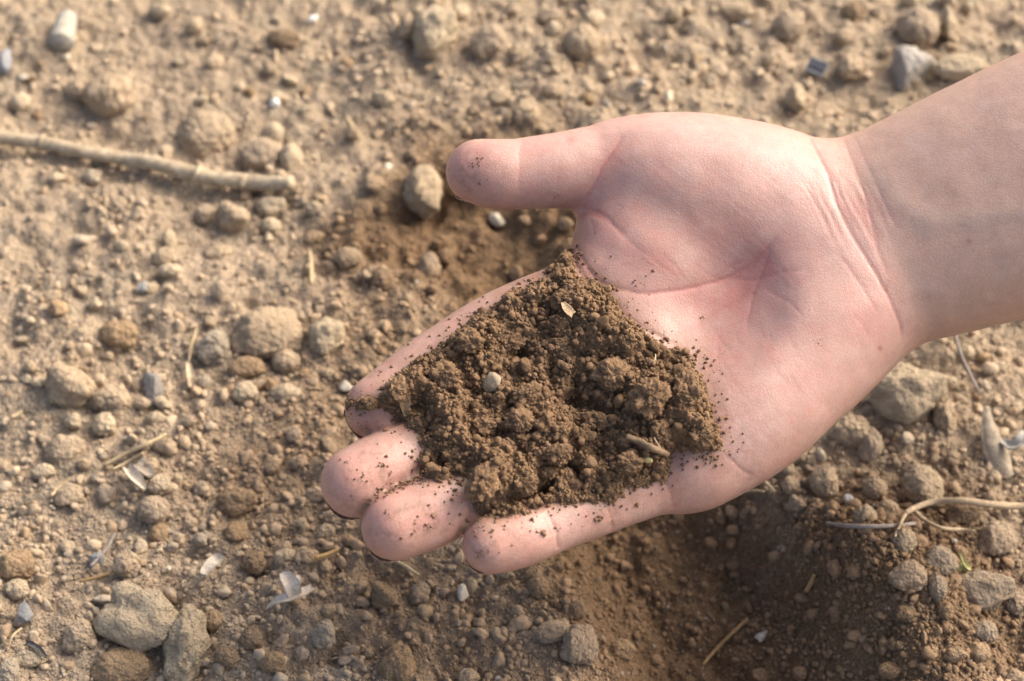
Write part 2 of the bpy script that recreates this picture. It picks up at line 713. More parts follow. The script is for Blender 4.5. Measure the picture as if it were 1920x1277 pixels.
# thumb web folds
crease([(1086, 390), (1108, 393), (1132, 404), (1152, 422), (1176, 446), (1210, 476), (1250, 500)], 0.5, 0.6, 0.6, taper=(0, 0.7), wide=0.7)
crease([(1092, 404), (1106, 402), (1124, 408), (1142, 424)], 0.4, 0.5, 0.6, taper=(0, 0.4))
crease([(1106, 404), (1112, 425), (1118, 445)], 0.15, 0.4, 0.3)
crease([(1078, 452), (1090, 485), (1112, 515), (1145, 538), (1190, 546), (1250, 546), (1310, 538), (1365, 520), (1410, 492), (1440, 462), (1462, 432)], 0.55, 0.6, 0.8, taper=(0, 0.2), wide=0.75)
crease([(1235, 475), (1262, 500), (1285, 528)], 0.14, 0.4, 0.3)
crease([(1300, 490), (1330, 515), (1360, 524)], 0.12, 0.4, 0.3)
# proximal crease beside the soil
crease([(1070, 468), (1082, 500), (1108, 535), (1150, 575), (1200, 612), (1250, 640), (1300, 672)], 0.6, 0.6, 0.6, taper=(0, 0.3), wide=0.5)
crease([(1246, 634), (1290, 620), (1330, 595), (1375, 565), (1410, 535)], 0.25, 0.5, 0.45, wide=0.25)
crease([(1328, 529), (1372, 520), (1412, 525), (1460, 514), (1530, 506)], 0.22, 0.45, 0.4, wide=0.15)
crease([(1447, 460), (1430, 505), (1416, 540), (1406, 580), (1398, 625)], 0.3, 0.5, 0.55, wide=0.25)
crease([(1430, 540), (1458, 556), (1485, 575), (1508, 598)], 0.22, 0.45, 0.4)
crease([(1404, 600), (1352, 625), (1345, 660), (1352, 700)], 0.12, 0.4, 0.25)
crease([(1402, 488), (1370, 500), (1330, 528)], 0.2, 0.45, 0.4)
crease([(1358, 850), (1375, 866), (1394, 884), (1412, 890)], 0.35, 0.5, 0.5, wide=0.25)
crease([(1310, 690), (1345, 740), (1360, 790)], 0.1, 0.5, 0.2)
# wrist
crease([(1520, 262), (1536, 295), (1552, 328), (1570, 382), (1600, 441), (1623, 480), (1652, 530), (1672, 569), (1688, 612), (1690, 640)], 0.55, 0.5, 0.5, wobble=0.5, taper=(0, 0.12), wide=0.5)
crease([(1577, 250), (1590, 285), (1606, 325), (1622, 370), (1640, 440), (1655, 490), (1672, 528)], 0.28, 0.5, 0.3, wobble=0.6, wide=0.2)
crease([(1598, 250), (1622, 305), (1645, 352), (1666, 398), (1690, 440)], 0.16, 0.5, 0.3, wobble=0.8)
crease([(1560, 470), (1585, 492), (1612, 530), (1636, 566), (1650, 588)], 0.25, 0.45, 0.45)
crease([(1600, 590), (1620, 610), (1634, 640)], 0.15, 0.45, 0.35)
rr = random.Random(4)
for k in range(44):
    x0 = 1490 + rr.random() * 110
    y0 = 300 + rr.random() * 70
    L = 60 + rr.random() * 110
    crease([(x0, y0), (x0 + 0.30 * L, y0 + 0.5 * L), (x0 + 0.50 * L, y0 + L)], 0.07 + rr.random() * 0.09, 0.32, 0.14, wobble=0.7, taper=(0.3, 0.4))
for k in range(34):
    x0 = 1330 + rr.random() * 170
    y0 = 600 + rr.random() * 200
    L = 40 + rr.random() * 60
    crease([(x0, y0), (x0 + 0.2 * L, y0 + 0.45 * L), (x0 + 0.6 * L, y0 + L * 0.8)], 0.08, 0.35, 0.14, taper=(0.3, 0.4))
for k in range(50):
    x0 = 1130 + rr.random() * 300
    y0 = 280 + rr.random() * 220
    L = 40 + rr.random() * 70
    crease([(x0, y0), (x0 + 0.5 * L, y0 + 0.35 * L), (x0 + L, y0 + 0.8 * L)], 0.06, 0.35, 0.10, taper=(0.3, 0.4))
# fingers
for (pts, dp) in (([(868, 905), (880, 930), (884, 955), (878, 985)], 0.45), ([(790, 792), (806, 820), (818, 845), (814, 872)], 0.4),
                  ([(1024, 958), (1034, 978), (1044, 998), (1046, 1030)], 0.45), ([(1016, 962), (1026, 982), (1034, 1004)], 0.2),
                  ([(1126, 930), (1138, 955), (1148, 975), (1146, 1000)], 0.4), ([(1135, 925), (1148, 950), (1156, 972)], 0.2),
                  ([(750, 690), (772, 712), (785, 740)], 0.3), ([(1240, 892), (1258, 925), (1266, 955)], 0.25)):
    crease(pts, dp, 0.5, 0.5, taper=(0.1, 0.1), wide=0.3)
# seams between neighbouring fingers
for pts in ([(830, 885), (780, 900), (725, 925), (690, 945), (672, 970)], [(760, 792), (715, 806), (670, 822), (640, 838)], [(1000, 948), (940, 966), (890, 985), (866, 1005)]):
    pass
D += 1.3 * SEAM
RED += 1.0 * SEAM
# tendon / vein of the forearm
c = curve([(1640, 330), (1680, 372), (1712, 402), (1750, 416), (1840, 408), (1930, 398)], 6)
d, par = poly_dist(HPX, HPY, c)
D -= 0.35 * np.exp(-(d * PXM / 3.4) ** 2) * smoothstep(0, 0.2, par) * front
# fleshy unevenness
D += fbm(HVW / 0.010, 2, seed=31) * 0.22 + fbm(HVW / 0.004, 2, seed=33) * 0.05

HVW2 = HVW - HNW * (D * MM)[:, None]
# relax the grooves between the fingers
ed_ = np.empty(len(me2.edges) * 2, np.int32)
me2.edges.foreach_get('vertices', ed_)
ed_ = ed_.reshape(-1, 2)
zone_ = SEAM > 0.05
ed_ = ed_[zone_[ed_].any(1)]
dg_ = np.maximum(np.bincount(ed_.ravel(), minlength=nv), 1)[:, None]
wz_ = np.clip(SEAM * 3, 0, 1)[:, None] * 0.6
for it in range(16):
    s = np.stack([np.bincount(ed_[:, 0], HVW2[ed_[:, 1], k], nv) + np.bincount(ed_[:, 1], HVW2[ed_[:, 0], k], nv) for k in range(3)], 1)
    HVW2 = HVW2 + wz_ * (s / dg_ - HVW2) * zone_[:, None]
me2.vertices.foreach_set('co', HVW2.astype(np.float32).ravel())
me2.update()

palmcol = np.array([0.54, 0.355, 0.293])
armcol = np.array([0.56, 0.392, 0.302])
backcol = np.array([0.47, 0.31, 0.235])
tipcol = np.array([0.56, 0.318, 0.238])
redcol = np.array([0.50, 0.235, 0.195])
u = ((HPX - 1605) * 0.42 - (HPY - 465) * -0.0) 
wl, _ = poly_dist(HPX, HPY, [(1500, 200), (1552, 328), (1623, 480), (1700, 640), (1720, 700)])
side = (HPX - np.interp(HPY, [200, 328, 480, 640, 700], [1500, 1552, 1623, 1700, 1720]))
arm = smoothstep(-15, 90, side + 14 * fbm(HVW / 0.012, 2, seed=40))
mott = fbm(HVW / 0.007, 4, seed=21)
mott2 = fbm(HVW / 0.0028, 3, seed=22)
colr = palmcol + (armcol - palmcol) * arm[:, None]
bk = smoothstep(0.25, -0.35, facing)
colr = colr + (backcol - colr) * (bk * 0.8)[:, None]


def spot(x, y, rx, ry, ang=0.0):
    ca, sa = math.cos(math.radians(ang)), math.sin(math.radians(ang))
    p = (HPX - x) * ca + (HPY - y) * sa
    q = -(HPX - x) * sa + (HPY - y) * ca
    return np.exp(-((p / rx) ** 2 + (q / ry) ** 2))


tip = np.clip(spot(690, 890, 95, 60, -28) + spot(780, 970, 95, 55, -24) + spot(930, 1015, 80, 40, -15) + spot(680, 770, 70, 40, -35) + 0.7 * spot(880, 330, 60, 60), 0, 1)
colr = colr + (tipcol - colr) * (tip * 0.8)[:, None]
rd = (0.55 * spot(1420, 510, 90, 55, -35) + 0.45 * spot(1180, 455, 75, 50, 40) + 0.30 * spot(1300, 560, 90, 35, -10) + 0.25 * spot(1370, 620, 70, 60)
      + 0.2 * spot(1040, 375, 80, 25) + 0.35 * spot(1640, 590, 40, 50, 60) + 0.2 * spot(1500, 700, 60, 60) + 0.25 * spot(1350, 430, 80, 50)
      + 0.25 * spot(1145, 300, 30, 60, 30) + 0.22 * spot(860, 320, 40, 60) + 0.2 * spot(1640, 400, 40, 60, 60))
rd = np.clip(rd * (1 + 0.6 * mott) + 0.42 * np.clip(mott + 0.6 * mott2, 0, 1) * (1 - arm * 0.7) + RED * 0.62, 0, 0.95)
colr = colr + (redcol - colr) * rd[:, None]
pale = 0.5 * spot(1480, 340, 90, 60, 30) + 0.4 * spot(1310, 270, 120, 45) + 0.35 * spot(1600, 470, 50, 70, 60) + 0.4 * spot(1130, 590, 60, 20, 35) + 0.3 * spot(1430, 790, 90, 50, -40) + np.clip(-mott - 0.1, 0, 1) * 0.5
pale = np.clip(pale, 0, 0.7) * (1 - np.clip(RED, 0, 1))
colr = colr + (np.array([0.62, 0.47, 0.415]) - colr) * (pale * 0.8)[:, None]
# faint greenish veins under the forearm skin
vein = np.exp(-(d * PXM / 3.2) ** 2) * arm
colr = colr + (np.array([0.50, 0.40, 0.32]) - colr) * (0.45 * vein)[:, None]
# small freckle-like spots
for (x, y, r, kk) in ((1650, 653, 4, 0.8), (1412, 548, 3, 0.7), (1817, 452, 5, 0.5), (1070, 262, 8, 0.35), (1855, 450, 3, 0.3)):
    colr = colr + (np.array([0.24, 0.10, 0.075]) - colr) * (kk * spot(x, y, r, r) * (facing > 0))[:, None]
# soil rubbed in by the heap and on the fingertips, shade painted between fingers
SOILPOLY = [(1062, 470), (1085, 515), (1140, 545), (1165, 590), (1230, 640), (1290, 665), (1318, 715), (1330, 765), (1346, 810), (1335, 850),
            (1262, 845), (1245, 895), (1190, 915), (1130, 945), (1040, 940), (960, 962), (905, 968), (885, 930), (870, 893), (800, 890),
            (790, 835), (770, 800), (742, 785), (700, 765), (655, 760), (702, 743), (750, 704), (817, 657), (870, 615), (917, 581), (970, 550), (1028, 517)]
sd = poly_signed(HPX, HPY, SOILPOLY)
grime_shade = smoothstep(-62, 14, sd + 30 * fbm(HVW / 0.004, 4, 0.6, seed=50)) * 0.62
grime_shade = np.maximum(grime_shade, 0.6 * smoothstep(0.02, 0.42, fbm(HVW / 0.0020, 4, 0.65, seed=51)) * np.clip(tip + 0.5 * spot(980, 430, 200, 30), 0, 1))
grime_shade = np.maximum(grime_shade, 0.35 * smoothstep(-110, 0, sd) * smoothstep(0.05, 0.45, fbm(HVW / 0.0011, 3, seed=52)))
grime_shade = np.maximum(grime_shade, 0.95 * SEAM * (0.6 + 0.4 * smoothstep(-0.3, 0.2, fbm(HVW / 0.004, 3, seed=57))))  # dark contact line between fingers painted into the colour, with caught soil
grime_shade *= front
colr = colr + (np.array([0.25, 0.155, 0.095]) - colr) * grime_shade[:, None]
colr *= (1 + 0.07 * mott2)[:, None]
colr = colr * np.array([0.84, 0.805, 0.80])
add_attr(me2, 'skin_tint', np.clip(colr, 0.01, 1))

t = NT('skin')
base = t.attr('skin_tint')
pore = t.voronoi(1500.0)
cross = t.node('ShaderNodeTexVoronoi', feature='DISTANCE_TO_EDGE')
cross.inputs['Scale'].default_value = 900.0
wv_ = t.node('ShaderNodeVectorMath', operation='ADD')
nz_ = t.node('ShaderNodeTexNoise')
nz_.inputs['Scale'].default_value = 300.0
t.ln(t.pos, nz_.inputs['Vector'])
sc_ = t.node('ShaderNodeVectorMath', operation='SCALE')
sc_.inputs['Scale'].default_value = 0.0014
t.ln(nz_.outputs['Color'], sc_.inputs[0])
t.ln(t.pos, wv_.inputs[0])
t.ln(sc_.outputs[0], wv_.inputs[1])
t.ln(wv_.outputs[0], cross.inputs['Vector'])
crs = t.math('MINIMUM', t.math('MULTIPLY', cross.outputs['Distance'], 6.0), 1.0)
ridge = t.noise(700.0, 4, 0.6)
fine = t.noise(2300.0, 3, 0.6)
mot = t.ramp(t.noise(420.0, 5, 0.6), [(0.35, (0.94, 0.90, 0.88)), (0.65, (1.0, 1.0, 1.0))])
c = t.mix(base, mot, 0.9, 'MULTIPLY')
hgt = t.math('ADD', t.math('MULTIPLY', pore, 0.45), t.math('ADD', t.math('MULTIPLY', ridge, 0.7), t.math('MULTIPLY', fine, 0.25)))
hgt = t.math('ADD', t.math('MULTIPLY', hgt, 0.5), t.math('MULTIPLY', crs, 0.35))
linec = t.ramp(crs, [(0.0, (0.90, 0.85, 0.83)), (0.55, (1, 1, 1))])
c = t.mix(c, linec, 0.75, 'MULTIPLY')
nrm = t.bump(hgt, 0.00012, 0.6)
rgh = t.node('ShaderNodeMapRange')
t.ln(ridge, rgh.inputs[0])
rgh.inputs[3].default_value = 0.34
rgh.inputs[4].default_value = 0.52
t.out(c, rgh.outputs[0], nrm, 0.42)
b = t.bsdf
b.inputs['Subsurface Weight'].default_value = 0.22
b.inputs['Subsurface Radius'].default_value = (1.0, 0.32, 0.18)
b.inputs['Subsurface Scale'].default_value = 0.0016
SKIN = t.m
me2.materials.append(SKIN)
tag(person, 'bare forearm and open hand, palm up, holding a heap of crumbly brown soil', 'person')
# ------------------------------------------------------------------ the ground (metres, z = 0 on average)
def g_at(px, py, z=0.0):
    """ground point (x, y) seen at a pixel for height z"""
    r = ray(px, py)
    t = (z - CAM_H) / r[2]
    p = CAMP + r * t
    return p[0], p[1]


HOL = [g_at(*q) for q in ((900, 440), (1010, 640), (1150, 850), (1330, 1110), (1420, 1330))]     # scooped trench
DAMPL = [g_at(*q) for q in ((860, 430), (760, 560), (690, 760), (560, 900), (640, 1060), (800, 1180), (900, 1330))]
MOUND = g_at(1640, 1105)
MOUND2 = g_at(1600, 1300)


def ground_h(x, y, detail=True):
    x, y = np.atleast_1d(np.asarray(x, float)), np.atleast_1d(np.asarray(y, float))
    P = np.stack([x, y, np.zeros_like(x)], 1)
    far = smoothstep(0.4, 3.0, np.hypot(x, y - 0.5))
    z = 0.006 * fbm(P / 0.11, 3, seed=1) + 0.05 * far * fbm(P / 1.7, 3, seed=2)
    wob = 0.012 * fbm(P / 0.035, 3, seed=3)
    d, par = poly_dist(x, y, HOL)
    wid = 0.030 + 0.024 * smoothstep(0.35, 0.9, par)
    dep = 0.011 + 0.022 * smoothstep(0.3, 0.85, par)
    z = z - dep * smoothstep(1.0, 0.25, (d + wob) / wid)
    # loose soil thrown up beside the trench
    for (mx, my), r, hgt in ((MOUND, 0.036, 0.017), (MOUND2, 0.045, 0.008)):
        z = z + hgt * smoothstep(1.2, 0.1, np.hypot(x - mx, (y - my) * 1.1) / r + 8 * wob)
    if detail:
        near = smoothstep(0.6, 0.3, np.hypot(x, y - 0.5))
        w = worley(P / 0.0075, 5)
        w2 = worley(P / 0.0032, 9)
        patch = smoothstep(-0.25, 0.35, fbm(P / 0.05, 2, seed=8))
        w0 = worley(P / 0.0150 + 0.15 * fbm(P / 0.006, 2, seed=18)[:, None], 15)
        z = z + near * (0.0036 * fbm(P / 0.016, 4, seed=4) + 0.0040 * np.clip(0.62 - w0 ** 1.5, -0.2, 1) * smoothstep(-0.1, 0.4, fbm(P / 0.06, 2, seed=19)) + 0.0036 * (0.55 - w ** 1.4) * (0.35 + 0.65 * patch) + 0.0019 * (0.5 - w2) + 0.0008 * fbm(P / 0.003, 3, seed=12))
        z = z + 0.0042 * smoothstep(0.06, 0.02, d) * fbm(P / 0.009, 4, 0.6, seed=24)
    return z


def damp_at(x, y):
    """how damp and dark the soil is (0 dry crust .. 1 freshly dug)"""
    x, y = np.atleast_1d(np.asarray(x, float)), np.atleast_1d(np.asarray(y, float))
    P = np.stack([x, y, np.zeros_like(x)], 1)
    n = fbm(P / 0.030, 4, seed=14)
    d, par = poly_dist(x, y, HOL)
    a = smoothstep(0.075, 0.022, d + 0.028 * n)
    d2, _ = poly_dist(x, y, DAMPL)
    b = 0.62 * smoothstep(0.050, 0.008, d2 + 0.022 * n)
    m = 0.9 * smoothstep(0.060, 0.026, np.hypot(x - MOUND[0], y - MOUND[1]) + 0.02 * n)
    m2 = 0.55 * smoothstep(0.07, 0.02, np.hypot(x - MOUND2[0], y - MOUND2[1]) + 0.02 * n)
    return np.clip(np.maximum.reduce([a, b, m, m2]), 0, 1)


DRY = np.array([0.475, 0.366, 0.248])
DRY2 = np.array([0.465, 0.360, 0.248])      # greyer
DRYG = np.array([0.39, 0.325, 0.235])    # grey
DAMP = np.array([0.205, 0.126, 0.066])
RUST_ = np.array([0.30, 0.17, 0.085])


def soil_color(x, y, seed=0):
    P = np.stack([x, y, np.zeros_like(x)], 1)
    n = fbm(P / 0.045, 3, seed=60 + seed)
    n2 = fbm(P / 0.012, 3, seed=70 + seed)
    c = DRY + (DRY2 - DRY) * smoothstep(-0.3, 0.4, n)[:, None]
    c = c + (DRYG - c) * (0.55 * smoothstep(0.1, 0.55, n2))[:, None]
    dm = damp_at(x, y)
    c = c + (DAMP - c) * (0.92 * dm)[:, None]
    return c, dm


STEP = 0.00105
ix = np.arange(-0.235, 0.2351, STEP)
iy = np.arange(0.285, 0.7251, STEP)


def grow(a0, sgn, lim):
    out, s, x = [], STEP * 1.5, a0
    while abs(x - a0) < lim:
        x += sgn * s
        out.append(x)
        s *= 1.28
    return out


gx = np.array(sorted(grow(ix[0], -1, 40) + list(ix) + grow(ix[-1], 1, 40)))
gy = np.array(sorted(grow(iy[0], -1, 40) + list(iy) + grow(iy[-1], 1, 40)))
GX, GY = np.meshgrid(gx, gy, indexing='ij')
gxf, gyf = GX.ravel(), GY.ravel()
gz = ground_h(gxf, gyf)
NX, NY = len(gx), len(gy)
gi = np.arange(NX * NY).reshape(NX, NY)
gq = np.stack([gi[:-1, :-1], gi[1:, :-1], gi[1:, 1:], gi[:-1, 1:]], -1).reshape(-1, 4)
gme = mesh_np('ground', np.stack([gxf, gyf, gz], 1), gq)
gc, gd = soil_color(gxf, gyf)
add_attr(gme, 'soil_tint', gc)
GROUND_MAT = earth_mat('bare_earth', 'soil_tint', 1100.0, 0.0009, 0.32, pebbly=0.0011)
ground = tag(link('ground', gme, GROUND_MAT), kind='structure')


def ray_ground(px, py, lift=0.0):
    z = 0.0
    for k in range(12):
        x, y = g_at(px, py, z)
        z = 0.5 * z + 0.5 * (float(ground_h(x, y)[0]) + lift)
    x, y = g_at(px, py, z)
    return np.array([x, y, z - lift])


# ------------------------------------------------------------------ lumps of earth and pebbles
def lump(level, seed, rough=0.30, facet=0.0, lobes=0.0, fine=0.08):
    v, f = ICO[level]
    v = v.copy()
    n = 1 + rough * fbm(v * 1.3 + seed * 7.1, 4, 0.55, seed=seed)
    if facet > 0:                       # cut by a few planes: broken faces
        r2 = np.random.default_rng(seed)
        for k in range(9):
            q = r2.normal(size=3)
            q /= np.linalg.norm(q)
            cut = 0.50 + 0.38 * r2.random()
            dd = v @ q
            lim = np.where(dd > 0.05, cut / np.maximum(dd, 0.05), 9)
            n = np.where(lim < n, n + (lim - n) * facet, n)
    if lobes > 0:
        n = n + lobes * (0.5 - worley(v * 1.15 + seed * 3.3, seed))
    if fine > 0:
        n = n + fine * fbm(v * 5.5 + seed, 4, 0.6, seed=seed + 3) + fine * 0.6 * (0.5 - worley(v * 5.0 + seed, seed + 8))
    return v * n[:, None], f


def norm_lump(v):
    lo, hi = v.min(0), v.max(0)
    return (v - (lo + hi) / 2) / ((hi - lo).max() / 2)


CLOD_MAT = earth_mat('dry_clod', 'object', 1300.0, 0.0010, 0.28, pebbly=0.0007)
LUMP_HI = []
for k in range(16):
    v, f = lump(5, 100 + k, 0.34, 0.55 if k % 3 == 0 else (0.25 if k % 3 == 1 else 0.0), 0.28 if k % 4 == 3 else 0.10, 0.075)
    LUMP_HI.append(mesh_np('clod_shape', norm_lump(v), f))
    LUMP_HI[-1].materials.append(CLOD_MAT)
LUMP_MID = []
for k in range(20):
    v, f = lump(4, 200 + k, 0.34, 0.6 if k % 3 == 0 else 0.2, 0.12, 0.07)
    LUMP_MID.append(mesh_np('small_clod_shape', norm_lump(v), f))
    LUMP_MID[-1].materials.append(CLOD_MAT)

TAN = (0.50, 0.382, 0.252)
PALE = (0.565, 0.452, 0.302)
GREY = (0.45, 0.372, 0.268)
BROWN = (0.31, 0.22, 0.135)
ORANGE = (0.41, 0.285, 0.165)
DARK = (0.12, 0.10, 0.085)
EARTH = (0.250, 0.158, 0.089)


def place_clod(px, py, w, h, color, label=None, group=None, sink=0.25, shape=None, cat='clod', name='soil_clod', rot=None, tall=None, mesh=None):
    """a lump whose outline in the picture is about w x h pixels"""
    depth = None
    p = ray_ground(px, py)
    depth = (p - CAMP) @ FWD
    mpp = KPX * depth
    rw = w * mpp / 2
    # a lump of height hz and depth dy shows as dy*sin + hz*cos ; keep them alike
    rh = h * mpp / 2
    rz = rh * (tall if tall else 0.92)
    ry = rh * 1.08
    sink = min(0.45, sink + 0.07)
    cz_lift = rz * (1 - 2 * sink)
    p = ray_ground(px, py, cz_lift)
    me = mesh or (LUMP_HI[(shape if shape is not None else rng.integers(len(LUMP_HI))) % len(LUMP_HI)])
    o = link(name, me)
    o.location = (p[0], p[1], p[2] + cz_lift)
    o.scale = (rw * 1.06, ry * 1.06, rz * 1.06)
    o.rotation_euler = (0, 0, rot if rot is not None else 0.0)
    o.color = (*[min(1, c) for c in color], 1)
    tag(o, label, cat, group)
    PLACED.append((p[0], p[1], max(rw, ry)))
    return o


